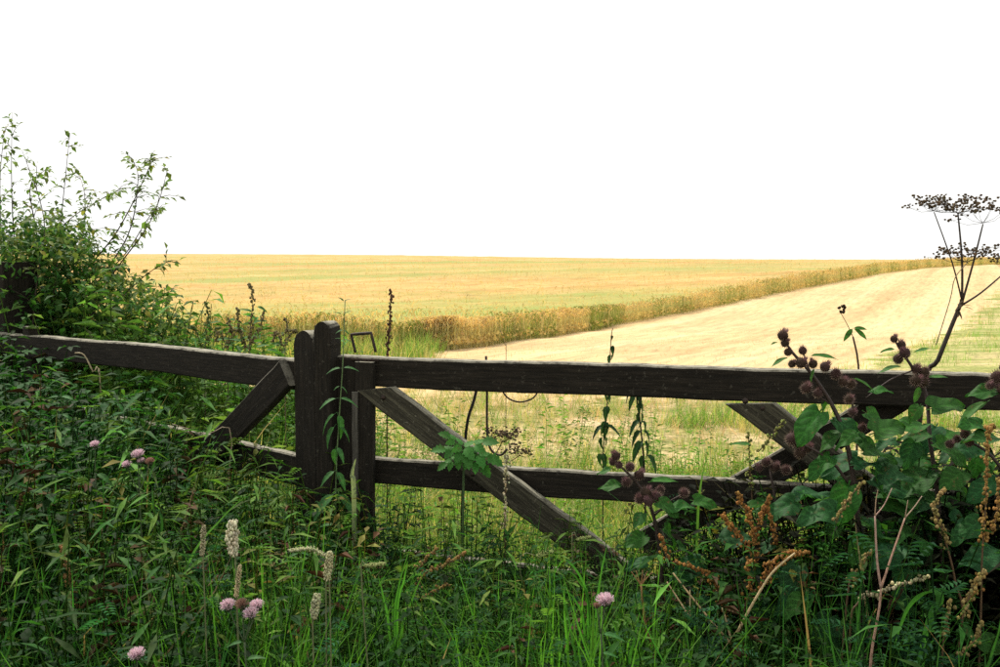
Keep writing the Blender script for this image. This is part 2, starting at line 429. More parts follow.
# ------------------------------------------------------------------ crop stalks and stubble
def arr(mb): return mb.arrays()
def stalk_templates():
    out = []
    for k in range(6):
        mb = MB(); lean = R.uniform(-.08, .08); b = R.uniform(.04, .10); w_ = .0042
        p = [Vector((0, 0, 0)), Vector((lean * .5, 0, .3)), Vector((lean, 0, .52))]
        for w2 in (Vector((w_, 0, 0)),):
            V = [p[0] - w2, p[0] + w2, p[1] + w2, p[1] - w2, p[2] + w2, p[2] - w2]
            mb.add(V, [(0, 1, 2, 3), (3, 2, 4, 5)], (.85, .92, .78))
        e0 = p[2]; e1 = e0 + Vector((b * .6, 0, .07)); e2 = e0 + Vector((b * 1.5, 0, .08))
        s_ = Vector((0, .009, 0)); s2 = Vector((.006, 0, -.006))
        mb.add([e0 - s_ * .4, e0 + s_ * .4, e1 + s_, e1 - s_, e2], [(0, 1, 2, 3), (3, 2, 4)], (1.05, 1, .9))
        mb.add([e0 - s2 * .4, e0 + s2 * .4, e1 + s2, e1 - s2, e2], [(0, 1, 2, 3), (3, 2, 4)], (1.05, 1, .9))
        h0 = Vector((0, 0, R.uniform(.15, .3)))
        mb.add([h0, h0 + Vector((.05, .02, .06)), h0 + Vector((.09, .03, -.02))], [(0, 1, 2)], (.95, .9, .7))
        out.append(arr(mb))
    return out
ST = stalk_templates()
def rnd_tint(n, base, v=.22, h=.08):
    f = 1 + NR.uniform(-v, v, (n, 1)); return np.clip(np.array(base)[None] * f * (1 + NR.uniform(-h, h, (n, 3))), .003, 1)
def on_ground(x, y, dz=0): return np.stack([x, y, gh(x, y) + dz], -1)
# along the cut edge (ys from 22 to 200) and along the near headland edge to the left
n1, n2 = 24000, 6500
y1 = 22 + 176 * NR.uniform(0, 1, n1) ** 2.0; x1 = crop_edge(y1) - np.abs(NR.normal(0, .35, n1)) * (1 + y1 / 60) + NR.uniform(-.08, .08, n1)
x2 = -1.0 - 22 * NR.uniform(0, 1, n2); y2 = 22.1 + np.abs(NR.normal(0, .4, n2)) + .3 * np.sin(x2)
n3 = 13000   # ears standing proud over the surface
y3 = 22.5 + 70 * NR.uniform(0, 1, n3) ** 1.7; x3 = crop_edge(y3) - (crop_edge(y3) + y3 * .55 + 2) * NR.uniform(0, 1, n3)
X = np.concatenate([x1, x2, x3]); Y = np.concatenate([y1, y2, y3]); n = len(X)
tint = rnd_tint(n, (.68, .58, .31), .25, .06)
cc_ = Y - .5 * X; band = .5 + .5 * np.sin(cc_ * .42 + 1.3 * np.sin(X * .07))
green = (NR.uniform(0, 1, n) < (.0 + .36 * (np.arange(n) < n1 + n2)) * 1.0 + .5 * band * np.exp(-np.abs(Y - 26) / 22)) & (np.sin(X * .8 + Y * .5) > -.3)
tint[green] = rnd_tint(green.sum(), (.28, .34, .10), .3)
sclv = NR.uniform(.78, 1.14, n) * (1 + Y / 400) * (1 + .07 * np.sin(X * 2.7 + Y * 1.9) + .07 * np.sin(X * 1.1 - Y * .8))
o = scatter('barley_stalks', ST, on_ground(X, Y), NR.uniform(0, 6.28, n), sclv, NR.normal(0, .07, (n, 2)), tint, M_straw)
tag(o, 'golden barley stalks standing along the cut edge', 'barley', kind='stuff')

def blade_template(w_, L, bend, seg=4, col=(1, 1, 1)):
    mb = MB(); V = []; F = []
    for i in range(seg + 1):
        t = i / seg; ww = w_ * (1 - t ** 1.8) * .5
        x = bend * L * t ** 2.2; z = L * (t - .45 * abs(bend) * t ** 3)
        if i == seg: V.append(Vector((x, 0, z)))
        else: V += [Vector((x, -ww, z)), Vector((x, ww, z))]
    for i in range(seg - 1): F.append((2*i, 2*i+1, 2*i+3, 2*i+2))
    F.append((2*seg-2, 2*seg-1, 2*seg))
    mb.add(V, F, col); return arr(mb)
SB = [blade_template(.010, .14, b, 2) for b in (0, .2, .5)] + [blade_template(.009, .25, 1.2, 2)]
n = 33000
Y = 11.5 + 75 * NR.uniform(0, 1, n) ** 1.9
L = np.where(Y < 22, -12.0, crop_edge(Y)); X = L + (margin(Y) - L) * NR.uniform(0, 1, n)
row = np.round((X * .86 - Y * .5) / .75) * .75 - (X * .86 - Y * .5); X = X + row * .55 * .86; Y2 = Y - row * .55 * .5
k = NR.uniform(0, 1, n) < np.clip((Y2 - 10.5) / 6, .15, 1)
X, Y2 = X[k], Y2[k]; n = len(X)
o = scatter('stubble_stalks', SB, on_ground(X, Y2), NR.uniform(0, 6.28, n), NR.uniform(.4, 1.0, n) * np.clip(1.15 - Y2 / 60, .3, 1), NR.normal(0, .35, (n, 2)),
            rnd_tint(n, (.60, .45, .25), .25), M_straw)
tag(o, 'short pale straw stubble in rows', 'stubble', kind='stuff')

# ------------------------------------------------------------------ grass
GR = [blade_template(.014, 1, b, 5) for b in (.05, .25, .45, .7, 1.0)]
def grass(name, label, n, fx_, hfun, base, v=.35, cat='grass', mat=M_blade, extra=None, lean=.18):
    x, y = fx_(n); h = hfun(x, y)
    k = h > .03; x, y, h = x[k], y[k], h[k]; n = len(x)
    tint = rnd_tint(n, base, v, .12)
    if extra is not None:
        e = NR.uniform(0, 1, n) < extra[0]; tint[e] = rnd_tint(e.sum(), extra[1], .3)
    o = scatter(name, GR, on_ground(x, y), NR.uniform(0, 6.28, n), h, NR.normal(0, lean, (n, 2)), tint, mat)
    return tag(o, label, cat, kind='stuff')

# ------------------------------------------------------------------ the two gates
O_R, D_R = (-.612, 4.15), (.940, -.342)
O_L, D_L = (-.742, 4.19), (-.737, .676)          # the left leaf runs away to the left
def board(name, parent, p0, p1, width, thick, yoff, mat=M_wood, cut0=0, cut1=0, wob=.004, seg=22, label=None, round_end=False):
    """a sawn board in the plane of its gate: p0, p1 = (along, height) of its centre line"""
    a = Vector((p0[0], 0, p0[1])); b = Vector((p1[0], 0, p1[1])); d = b - a; L = d.length
    ang = math.atan2(d.z, d.x); hw, ht = width / 2, thick / 2; ch = min(.006, ht * .4)
    prof = [(-ht, -hw + ch), (-ht + ch, -hw), (ht - ch, -hw), (ht, -hw + ch), (ht, hw - ch), (ht - ch, hw), (-ht + ch, hw), (-ht, hw - ch)]
    V = []; F = []; ph = [R.uniform(0, 6) for _ in range(6)]
    rad = [0] * (seg + 1)
    for i in range(seg + 1):
        t = i / seg; x = t * L
        k = 1.0
        if round_end:
            e = (L - x) / hw
            x = L * (t * .92 / .6 if t < .6 else .92 + .08 * math.sin((t - .6) / .4 * PI / 2))
            x = L - (L - x) if t < .6 else L * .92 + L * .08 * math.sin((t - .6) / .4 * PI / 2)
            e = (L - x) / (hw * .95)
            k = math.sqrt(max(0, 1 - (1 - min(1, e)) ** 2)) if e < 1 else 1
            k = max(k, .12)
        sag = wob * (math.sin(x * 2.1 + ph[0]) + .5 * math.sin(x * 5.3 + ph[1]))
        for (py_, pz) in prof:
            c = (cut0 * (1 - t) + cut1 * t) * pz
            edge = .0012 * math.sin(x * 13 + ph[2] + 3 * math.sin(x * 5.1)) + .0008 * math.sin(x * 41 + ph[3] + 2 * math.sin(x * 17)) + R.uniform(-.0007, .0007)
            V.append((x + c, py_ + wob * .6 * math.sin(x * 3 + ph[4]), (pz + (edge if pz > 0 else -edge * .7)) * ((k * (1 + R.uniform(-.05, .05) * (t > .6))) if round_end else 1) + sag))
    n = len(prof)
    for i in range(seg):
        for k in range(n): F.append((i*n+k, i*n+(k+1) % n, (i+1)*n+(k+1) % n, (i+1)*n+k))
    F.append(tuple(range(n-1, -1, -1))); F.append(tuple(seg*n+k for k in range(n)))
    me = bpy.data.meshes.new(name); me.from_pydata(V, [], F); me.update(); me.materials.append(mat)
    o = link(name, me, parent); o.location = (a.x, yoff, a.z); o.rotation_euler = (0, -ang, 0)
    if label: o['label'] = label
    return o
def bolt(parent, s_, z, yoff):
    mb = MB(); mb.blob((0, 0, 0), .011, (.1, .1, .1), 8, 4, .5, .02, (0, 1, 0))
    o = mb.build('bolt', M_iron, parent); o.location = (s_, yoff, z)

gR = empty('field_gate', (*O_R, 0), math.atan2(D_R[1], D_R[0]))
tag(gR, 'dark weathered timber field gate with wire and braces, to the right of the post', 'gate', 'pair of wooden field gates')
gL = empty('field_gate', (*O_L, 0), math.atan2(D_L[1], D_L[0]))
tag(gL, 'dark wooden gate leaf half sunk in weeds, running back to the left of the post', 'gate', 'pair of wooden field gates')
def HR(px, py): return hit(px, py, O_R, D_R)
def HL(px, py): return hit(px, py, O_L, D_L)
def rail(parent, H, x0, x1, top0, top1, bot0, bot1, name, yoff, thick=.045, ext=0, **kw):
    a, b, c, d = H(x0, top0), H(x0, bot0), H(x1, top1), H(x1, bot1)
    p0 = ((a[0] + b[0]) / 2, (a[1] + b[1]) / 2); p1 = ((c[0] + d[0]) / 2, (c[1] + d[1]) / 2)
    wd = (abs(a[1] - b[1]) + abs(c[1] - d[1])) / 2
    q = Vector(p1) - Vector(p0); p1 = tuple(Vector(p1) + q.normalized() * ext)
    return board(name, parent, p0, p1, wd, thick, yoff, **kw)
# right leaf
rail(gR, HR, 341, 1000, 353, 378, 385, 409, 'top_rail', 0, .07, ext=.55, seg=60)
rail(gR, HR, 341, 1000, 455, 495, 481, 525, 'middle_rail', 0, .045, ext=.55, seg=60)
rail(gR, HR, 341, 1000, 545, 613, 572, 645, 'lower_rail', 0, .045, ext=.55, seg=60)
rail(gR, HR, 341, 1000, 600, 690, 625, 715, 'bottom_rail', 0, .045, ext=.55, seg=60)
sx, _ = HR(341, 400); sx2, _ = HR(361.5, 400); sx3, _ = HR(379, 400)
board('hanging_stile', gR, ((sx + sx2) / 2, .08), ((sx + sx2) / 2, 1.152), sx2 - sx, .075, -.004, seg=14)
board('slam_batten', gR, ((sx2 + sx3) / 2 + .002, .06), ((sx2 + sx3) / 2 + .002, 1.146), sx3 - sx2, .035, -.056, seg=14)
board('edge_strip', gR, (sx2 + .012, .10), (sx2 + .012, 1.03), .026, .012, -.0815, M_greywood, seg=12)  # paler strip along the edge of the stile
p0, p1 = HR(383, 386), HR(650, 590)
board('diagonal_brace', gR, p0, p1, .106, .04, -.057, M_bracewood, seg=40, cut0=1.15, cut1=0)
p0, p1 = HR(752, 402), HR(960, 556)
board('diagonal_brace', gR, p0, p1, .104, .04, -.062, M_bracewood, seg=30, cut0=1.25, cut1=0)
p0, p1 = HR(640, 549), HR(905, 393)
board('diagonal_brace', gR, p0, p1, .100, .04, .045, M_wood, seg=30)
for px, py in ((392, 395), (470, 443), (480, 470), (748, 398), (765, 405)):
    a = HR(px, py); bolt(gR, a[0], a[1], -.079)
# far end stile of the right leaf, outside the frame
board('end_stile', gR, (2.86, .06), (2.86, 1.17), .085, .06, -.002, seg=12)
# iron latch loop on top of the stile
def loop():
    mb = MB(); q = [HR(359, 353), HR(354.8, 335), HR(374.6, 333.5), HR(379.2, 352.5)]
    pts = [Vector((a, 0, z)) for a, z in q]; out = []
    for i in range(3):
        for k in range(6): out.append(pts[i].lerp(pts[i + 1], k / 6))
    out.append(pts[3]); mb.tube(out, .0062, 6)
    return mb
l = loop().build('latch_loop', M_iron, gR); l.location = (0, -.03, .004)
a, b = HR(356, 353.5), HR(383, 353.5)
mb = MB(); x0, x1 = a[0], b[0]; z = 1.148
V = [(x0, -.045, z), (x1, -.045, z), (x1, .015, z), (x0, .015, z), (x0, -.045, z + .009), (x1, -.045, z + .009), (x1, .015, z + .009), (x0, .015, z + .009)]
mb.add(V, [(0, 3, 2, 1), (4, 5, 6, 7), (0, 1, 5, 4), (1, 2, 6, 5), (2, 3, 7, 6), (3, 0, 4, 7)], (1, 1, 1))
mb.build('latch_plate', M_iron, gR)
# left leaf (its "along" axis points to the left)
def prepL():
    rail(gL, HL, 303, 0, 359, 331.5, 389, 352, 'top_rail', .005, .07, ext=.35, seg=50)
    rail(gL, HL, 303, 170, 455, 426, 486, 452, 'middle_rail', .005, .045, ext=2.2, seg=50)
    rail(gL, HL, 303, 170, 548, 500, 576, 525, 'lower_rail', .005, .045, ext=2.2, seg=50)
    a, _ = HL(303.5, 400); b, _ = HL(325, 400); top = HL(312, 330)[1]
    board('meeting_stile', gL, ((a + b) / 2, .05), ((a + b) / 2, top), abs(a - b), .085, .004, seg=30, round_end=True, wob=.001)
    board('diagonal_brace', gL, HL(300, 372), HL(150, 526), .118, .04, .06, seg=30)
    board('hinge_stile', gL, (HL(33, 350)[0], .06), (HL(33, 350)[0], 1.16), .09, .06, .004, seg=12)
prepL()
# post the leaves close against
def post(loc, rz, wid, dep, h, label, mat=M_wood, name='gate_post', rt=True):
    r = board(name, None, (0, -.1), (0, h), wid, dep, 0, mat, seg=34, round_end=rt, wob=.002)
    r.location = (*loc, -.1); r.rotation_mode = 'XYZ'
    r.rotation_euler = (Matrix.Rotation(rz, 4, 'Z') @ Matrix.Rotation(-PI / 2, 4, 'Y')).to_euler()
    tag(r, label, 'post'); return r
p = at(329.5, 400, 4.16); post((p.x, 4.12), -.35, .072, .09, at(329, 321, 4.12).z, 'short dark round topped post standing between the two gate leaves')
p = at(10, 300, 6.55); post((p.x, 6.55), -.6, .24, .22, at(12, 262, 6.55).z, 'thick dark gate post half hidden by the leafy bush', rt=False)

# ------------------------------------------------------------------ wire and cord on the right gate
def wire(name, pts, r, col, label, cat='wire', Y=None, mat=M_iron, group=None):
    mb = MB(); P = []
    pp = [at(*q) for q in pts]
    for i in range(len(pp) - 1):
        a, b = pp[i], pp[i + 1]; a0 = pp[max(0, i - 1)]; b1 = pp[min(len(pp) - 1, i + 2)]
        for k in range(5):
            t = k / 5; m0 = (b - a0) / 2; m1 = (b1 - a) / 2
            P.append((2*t**3-3*t**2+1)*a + (t**3-2*t**2+t)*m0 + (-2*t**3+3*t**2)*b + (t**3-t**2)*m1)
    P.append(pp[-1]); mb.tube(P, r, 6, col); o = mb.build(name, mat)
    return tag(o, label, cat, group)
wire('hanging_wire', [(486, 356, 4.08), (487, 388, 4.06), (487, 425, 4.04), (488.5, 443, 4.02), (493, 452, 4.0), (501, 455, 3.98), (507, 449, 3.97)], .0045, (1, 1, 1), 'black wire hanging from the top rail and hooked at its end')
wire('wire_loop', [(500, 372, 4.06), (501.5, 388, 4.05), (508, 398, 4.04), (520, 402, 4.03), (533, 398, 4.02), (539, 388, 4.01), (540, 372, 4.0)], .0032, (1, 1, 1), 'thin brown wire drooping in a loop below the top rail')

# ------------------------------------------------------------------ undergrowth in front of the gates
def gate_y(x):
    """y of the gate line at x"""
    x = np.asarray(x, float)
    return np.where(x > -.70, O_R[1] + (x - O_R[0]) * (D_R[1] / D_R[0]), O_L[1] + (x - O_L[0]) * (D_L[1] / D_L[0]))
HX = np.array([-4.5, -3.2, -2.6, -2.0, -1.65, -1.35, -1.0, -.6, -.3, 0, .3, .6, .9, 1.2, 1.6, 2.2, 3.5])
HZ = np.array([1.18, 1.18, 1.10, 1.0, .98, .86, .76, .70, .66, .63, .62, .70, .82, .93, 1.02, 1.06, 1.06])
def weed_h(x, y):
    return np.interp(x, HX, HZ)
def front_xy(n, near=2.2, far=.05, x0=-4.2, x1=2.6, pw=1.0):
    x = NR.uniform(x0, x1, n); g_ = gate_y(x) - far
    y = near + (g_ - near) * NR.uniform(0, 1, n) ** pw; k = np.abs(x) < y * .62 + .3
    return x[k], y[k]
# template weeds: a stem with opposite pairs of small pointed leaves
def diamond(mb, p, d, L, W_, col, nrm):
    M = basis(d, nrm); mb.add([Vector(p) + M @ Vector(q) for q in ((0, 0, 0), (W_ / 2, L * .42, .12 * L), (0, L, -.12 * L), (-W_ / 2, L * .42, .12 * L))], [(0, 1, 2), (2, 3, 0)], col)
def weed_template(kind, simple=False):
    mb = MB(); h = 1.0; lean = R.uniform(-.1, .1)
    pts = [Vector((lean * t * t, .04 * math.sin(t * 4), t)) for t in (0, .35, .7, 1)]
    mb.tube(pts if not simple else pts[::3], [.0055, .005, .004, .002] if not simple else [.005, .002], 3, (.8, .75, .5), False)
    nn = {'nettle': 13, 'bramble': 10, 'bedstraw': 15, 'lance': 16, 'thistle': 13}[kind]; L0 = {'nettle': .075, 'bramble': .065, 'bedstraw': .045, 'lance': .15, 'thistle': .14}[kind]
    for i in range(nn):
        t = .22 + .78 * i / (nn - 1); p = Vector((lean * t * t, .04 * math.sin(t * 4), t)); a = i * 1.57 + R.uniform(-.4, .4)
        m = {'nettle': 2, 'bramble': 3, 'bedstraw': 5, 'lance': 1, 'thistle': 1}[kind]
        for j in range(m):
            an = a + j * (2 * PI / m if kind != 'bramble' else .9) + R.uniform(-.2, .2); L = L0 * R.uniform(.65, 1.15) * (1.1 - .5 * abs(t - .5))
            d = Vector((math.cos(an), math.sin(an), R.uniform(-.35, .45)))
            if simple or kind == 'bedstraw':
                diamond(mb, p, d, L, L * {'nettle': .55, 'bramble': .7, 'bedstraw': .24, 'lance': .2, 'thistle': .25}[kind], vary((1, 1, 1), .3, .12), (R.uniform(-.5, .5), R.uniform(-.5, .5), 1)); continue
            if kind == 'thistle':
                M = basis(d, (R.uniform(-.3, .3), R.uniform(-.3, .3), 1))
                for u_ in range(5):
                    for sg in (-1, 1):
                        pp_ = p + M @ Vector((0, L * (.15 + .17 * u_), -.04 * u_ * L)); diamond(mb, pp_, M @ Vector((sg * .9, .6, .15)), L * (.34 - .04 * u_), L * .09, vary((1, 1, 1), .2, .1), M @ Vector((0, 0, 1)))
                continue
            mb.leaf(p, d, L, L * {'lance': .2, 'nettle': .55, 'bramble': .7, 'bedstraw': .22}[kind], vary((1, 1, 1), .25, .12),
                    nrm=(R.uniform(-.3, .3), R.uniform(-.3, .3), 1), nl=2, nw=1, stalk=.01, droop=R.uniform(.1, .5), fold=R.uniform(.1, .5))
    return arr(mb)
TW = [weed_template('nettle') for _ in range(5)]
TB = [weed_template('bramble') for _ in range(4)]
TG = [weed_template('bedstraw') for _ in range(3)]
TL = [weed_template('lance') for _ in range(4)]
TH_ = [weed_template('thistle') for _ in range(4)]
TWS = [weed_template('nettle', True) for _ in range(4)] + [weed_template('lance', True) for _ in range(3)]
def weeds(name, label, T, n, xy, hf, base, v=.4, mat=M_leaf, cat='weeds', lo=.55, hi=1.02):
    x, y = xy(n); h = hf(x, y) * NR.uniform(lo, hi, len(x)); n = len(x)
    k = h > .05; x, y, h = x[k], y[k], h[k]
    o = scatter(name, T, on_ground(x, y), NR.uniform(0, 6.28, len(x)), h, NR.normal(0, .16, (len(x), 2)), rnd_tint(len(x), base, v, .15), mat)
    return tag(o, label, cat, kind='stuff')
def xsel(x0_, x1_, f):
    def g_(n):
        x, y = f(n); k = (x > x0_) & (x < x1_); return x[k], y[k]
    return g_
weeds('nettle_undergrowth', 'dark green tangle of small pointed leaves in front of the gates', TW, 1050, xsel(-9, .75, front_xy), weed_h, (.018, .055, .012))
weeds('shade_tinted_undergrowth', 'weeds tinted almost black for the deep shade under the burdock', TW + TL, 1000, xsel(.55, 9, lambda n: front_xy(n, 2.95, .03, .4, 2.6)), weed_h, (.012, .014, .006), lo=.6, hi=1.0, v=.6)  # near-black tint stands in for deep shade behind the burdock
weeds('bramble_undergrowth', 'low dark leafy weeds below the gates', TB, 900, xsel(-9, .8, lambda n: front_xy(n, 2.4, .03)), lambda x, y: weed_h(x, y) * .9, (.014, .045, .012))
weeds('lance_leaved_weeds', 'narrow leaved green weeds mixed through the foreground', TL, 430, xsel(-9, 1.0, front_xy), lambda x, y: weed_h(x, y) * 1.03, (.036, .10, .020))
weeds('thistle_foliage', 'jagged blue green thistle leaves in the foreground weeds', TH_, 330, xsel(-9, 1.2, lambda n: front_xy(n, 2.4, .1)), lambda x, y: weed_h(x, y) * .98, (.026, .085, .038))
weeds('left_thicket', 'dense leafy weeds climbing over the left gate', TW + TB, 620, lambda n: front_xy(n, 3.8, .02, -4.6, -1.45), lambda x, y: weed_h(x, y) + .02, (.022, .080, .018), hi=1.0, lo=.75)
weeds('dead_stems', 'brown dead stems and shrivelled leaves among the green weeds', TWS, 260, xsel(-9, .9, lambda n: front_xy(n, 2.7)), lambda x, y: weed_h(x, y) * 1.02, (.075, .045, .022), mat=M_dry)
weeds('pale_green_weeds', 'light yellow green leafy stems round the foot of the posts', TL + TH_, 260, xsel(-2.0, .5, lambda n: front_xy(n, 2.8, .06, -2.0, .6)), lambda x, y: weed_h(x, y) * 1.06, (.095, .18, .035), lo=.7)
weeds('yellowing_weeds', 'scattered yellowing leafy weeds in the foreground', TW, 110, lambda n: front_xy(n, 2.8), weed_h, (.16, .15, .035))
weeds('goosegrass', 'thin pale green goosegrass threading the weeds', TG, 420, lambda n: front_xy(n, 2.6, .03, -1.9, 1.4), lambda x, y: weed_h(x, y) * 1.02, (.045, .12, .030))
grass('foreground_grass', 'long green grass blades in the foreground weeds', 7500, lambda n: front_xy(n, 2.3, .05, -2.2, 1.1), lambda x, y: np.interp(x, HX, HZ) * NR.uniform(.55, 1.05, len(x)), (.034, .115, .024), lean=.28)
grass('bright_grass', 'bright green grass tufts along the bottom of the picture', 4200, lambda n: (lambda x, y: (x + .06 * np.sin(y * 40), y))(*front_xy(n, 2.45, .7, -2.0, .55)), lambda x, y: (.66 + .09 * np.sin(x * 7)) * NR.uniform(.7, 1.12, len(x)), (.075, .21, .026), lean=.22)
grass('dry_grass', 'scattered dry straw coloured grass stems in the weeds', 260, lambda n: front_xy(n, 2.5, .05, -2.2, 2.2), lambda x, y: weed_h(x, y) * NR.uniform(.6, 1.1, len(x)), (.30, .24, .12), mat=M_straw, lean=.4)

# ------------------------------------------------------------------ verge beyond the gates
def verge_xy(n, y1=13, x0=-9, x1=9, pw=1.6):
    x = NR.uniform(x0, x1, n); g_ = gate_y(x) + .1; y = g_ + (y1 - g_) * NR.uniform(0, 1, n) ** pw
    k = np.abs(x) < y * .6 + .4; return x[k], y[k]
def patch(x, y, f=1.0, ph=0): return .5 + .5 * np.sin(x * 1.3 * f + ph + 1.3 * np.sin(y * .9 * f)) * np.sin(y * 1.1 * f + .8 * np.sin(x * 1.7 * f + ph))
def vh(x, y):
    left = np.clip((-x - .2) / 1.5, 0, 1)
    base = .26 + .38 * left * np.clip((9 - y) / 4, 0, 1) + .26 * np.clip((7 - y) / 2, 0, 1)
    return base
def tuft_template(nb, spread, w_=.013, sg=3):
    V = []; F = []; C = []; b = 0
    for k in range(nb):
        v, f, c = blade_template(w_, R.uniform(.6, 1), R.uniform(.05, .9), sg)
        a = R.uniform(0, 6.28); v = v @ np.array([[math.cos(a), math.sin(a), 0], [-math.sin(a), math.cos(a), 0], [0, 0, 1]])
        v = v + np.array([R.gauss(0, spread), R.gauss(0, spread), 0]); V.append(v); F.append(f + b); C.append(c * np.array(vary((1, 1, 1), .25))); b += len(v)
    return np.concatenate(V), np.concatenate(F), np.concatenate(C)
TT = [tuft_template(8, .11) for _ in range(6)]
TF = [tuft_template(7, .12, .02, 2) for _ in range(5)]
def tufts(name, label, n, fx_, hfun, base, v=.35, mat=M_blade, extra=None, lean=.2, T=TT):
    x, y = fx_(n); h = hfun(x, y); k = h > .03; x, y, h = x[k], y[k], h[k]; n = len(x)
    tint = rnd_tint(n, base, v, .12)
    if extra is not None:
        e = NR.uniform(0, 1, n) < extra[0]; tint[e] = rnd_tint(e.sum(), extra[1], .3)
    return tag(scatter(name, T, on_ground(x, y), NR.uniform(0, 6.28, n), h, NR.normal(0, lean, (n, 2)), tint, mat), label, 'grass', kind='stuff')
tufts('verge_grass', 'yellow green rough grass just beyond the gates', 9500, verge_xy, lambda x, y: vh(x, y) * NR.uniform(.4, 1.15, len(x)) * (NR.uniform(0, 1, len(x)) < .10 + .6 * patch(x, y) + np.clip((-x - .8) / 1.5, 0, 1) + np.clip((6 - y) / 2, 0, .6)), (.21, .32, .06), extra=(.32, (.56, .45, .20)))
weeds('verge_weeds', 'light green leafy weeds among the grass beyond the gates', TWS, 2200, lambda n: verge_xy(n, 11), lambda x, y: vh(x, y) * 1.1 * (patch(x, y, 1, 2) > .35), (.16, .26, .06))
weeds('gate_foot_weeds', 'bright green leafy weeds standing close behind the right hand gate', TWS + TH_[:1], 900, lambda n: verge_xy(n, 8.5, -1.0, 4.5, 1.1), lambda x, y: .50 * (patch(x, y, 1.2, 4) > .3) * NR.uniform(.6, 1.1, len(x)), (.12, .25, .045))
weeds('left_verge_weeds', 'fresh green weeds crowding behind the left gate', TWS, 2600, lambda n: verge_xy(n, 8.3, -5, -.9, 1.0), lambda x, y: (.52 + .38 * np.clip((-x - 1.3) / 1.2, 0, 1)) * (.8 + .3 * np.clip((y - 5) / 3, 0, 1)), (.12, .24, .05))
tufts('near_verge_grass', 'thick green grass right behind the right hand gate', 4300, lambda n: verge_xy(n, 7.6, -1.2, 4.5, 1.3), lambda x, y: (.50 - .06 * (y - 4)) * NR.uniform(.5, 1.15, len(x)), (.16, .29, .05), extra=(.22, (.46, .38, .15)), lean=.3)
tufts('dry_verge_grass', 'matted straw coloured grass and litter on the verge', 4800, lambda n: verge_xy(n, 14.5, -7, 9, .75), lambda x, y: .17 * NR.uniform(.4, 1.5, len(x)), (.62, .49, .27), mat=M_straw, lean=.9)
def margin_xy(n):
    y = 10 + 90 * NR.uniform(0, 1, n) ** 2.2; x = margin(y) - 1.2 + (10 + .55 * y) * NR.uniform(0, 1, n) ** 1.5; return x, y
tufts('margin_grass', 'green grass margin along the right side of the stubble', 7000, margin_xy, lambda x, y: np.where(patch(x, y, .6, 1) + NR.uniform(-.3, .3, len(x)) > .33, .22, .10) * NR.uniform(.5, 1.3, len(x)) * (1 + y / 60), (.19, .33, .065), extra=(.18, (.55, .45, .21)), T=TF)

weeds('hedge_bottom_weeds', 'tall light green weeds spilling from the bush above the left rail', TWS + TL, 640, lambda n: (lambda x, y: (x[(x > -2.65) | (y > 6.8)], y[(x > -2.65) | (y > 6.8)]))(NR.uniform(-4.6, -1.2, n), NR.uniform(5.9, 8.2, n)), lambda x, y: np.interp(x * 7 / y, [-3.3, -2.65, -2.2, -1.8, -1.5, -1.2], [1.6, 1.42, 1.24, 1.12, 1.05, 1.0]), (.085, .18, .04), lo=.7)
tufts('headland_weeds', 'green weeds growing up against the near side of the crop', 1500, lambda n: (NR.uniform(-11, -1.2, n), NR.uniform(17.5, 21.9, n)), lambda x, y: .62 * NR.uniform(.5, 1.15, len(x)), (.17, .26, .06), extra=(.3, (.45, .38, .16)), T=TF, lean=.3)
tufts('verge_tussocks', 'clumps of green and straw grass on the trodden verge', 3000, lambda n: verge_xy(n, 14.5, -3, 9, .7), lambda x, y: np.where(patch(x, y, 1.4, 3) > .40, .30, .12) * NR.uniform(.5, 1.2, len(x)), (.19, .29, .06), extra=(.35, (.56, .45, .20)), lean=.35)

# ------------------------------------------------------------------ single plants
def P3(q): return at(q[0], q[1], q[2])
def smooth(pts, k=4):
    pp = [Vector(p) for p in pts]; out = []
    for i in range(len(pp) - 1):
        a, b = pp[i], pp[i + 1]; a0 = pp[max(0, i - 1)]; b1 = pp[min(len(pp) - 1, i + 2)]
        for j in range(k):
            t = j / k; m0 = (b - a0) / 2; m1 = (b1 - a) / 2
            out.append((2*t**3-3*t**2+1)*a + (t**3-2*t**2+t)*m0 + (-2*t**3+3*t**2)*b + (t**3-t**2)*m1)
    out.append(pp[-1]); return out
def taper(n, a, b): return [a + (b - a) * i / (n - 1) for i in range(n)]
def plant(name, base, label, cat, group=None):
    b = Vector(base); b.z = float(gh(b.x, b.y)); o = empty(name, b); return tag(o, label, cat, group), b
def local(pts, b): return [Vector(p) - b for p in pts]
def stem(parent, b, pts, r0, r1, col, name='stem', mat=M_stem, n=6, k=4, label=None):
    q = smooth(local(pts, b), k); mb = MB(); mb.tube(q, taper(len(q), r0, r1), n, col)
    o = mb.build(name, mat, parent)
    if label: o['label'] = label
    return q
def put(name, me, parent, loc, d, nrm, scale, label=None):
    o = link(name, me, parent); M = basis(d, nrm).to_4x4()
    o.matrix_local = Matrix.Translation(Vector(loc)) @ M @ Matrix.Scale(scale, 4)
    return o
def leaf_mesh(name, mat, col, k=1, **kw):
    out = []
    for i in range(k):
        mb = MB(); V, F = leaf_shape(1, **kw); c = vary(col, .15)
        nw_ = kw.get('nw', 2); nl_ = kw.get('nl', 5); m = 2 * nw_ + 1; V = [Vector(q) for q in V]; C = []
        for q in range(len(V)):
            i, jj = divmod(q, m); jj -= nw_; vein = (jj == 0) or ((i - abs(jj)) % 4 == 0)
            if i <= nl_ and kw.get('heart') and not vein: V[q].z += .012
            C.append(tuple(x * (1.55 if vein else .92) for x in c))
        mb.add(V, F, c); mb.c = C
        out.append(mb.mesh(name)); out[-1].materials.append(mat)
    return out
def ground_pt(px, Y):
    p = at(px, 400, Y); return Vector((p.x, Y, float(gh(p.x, Y))))

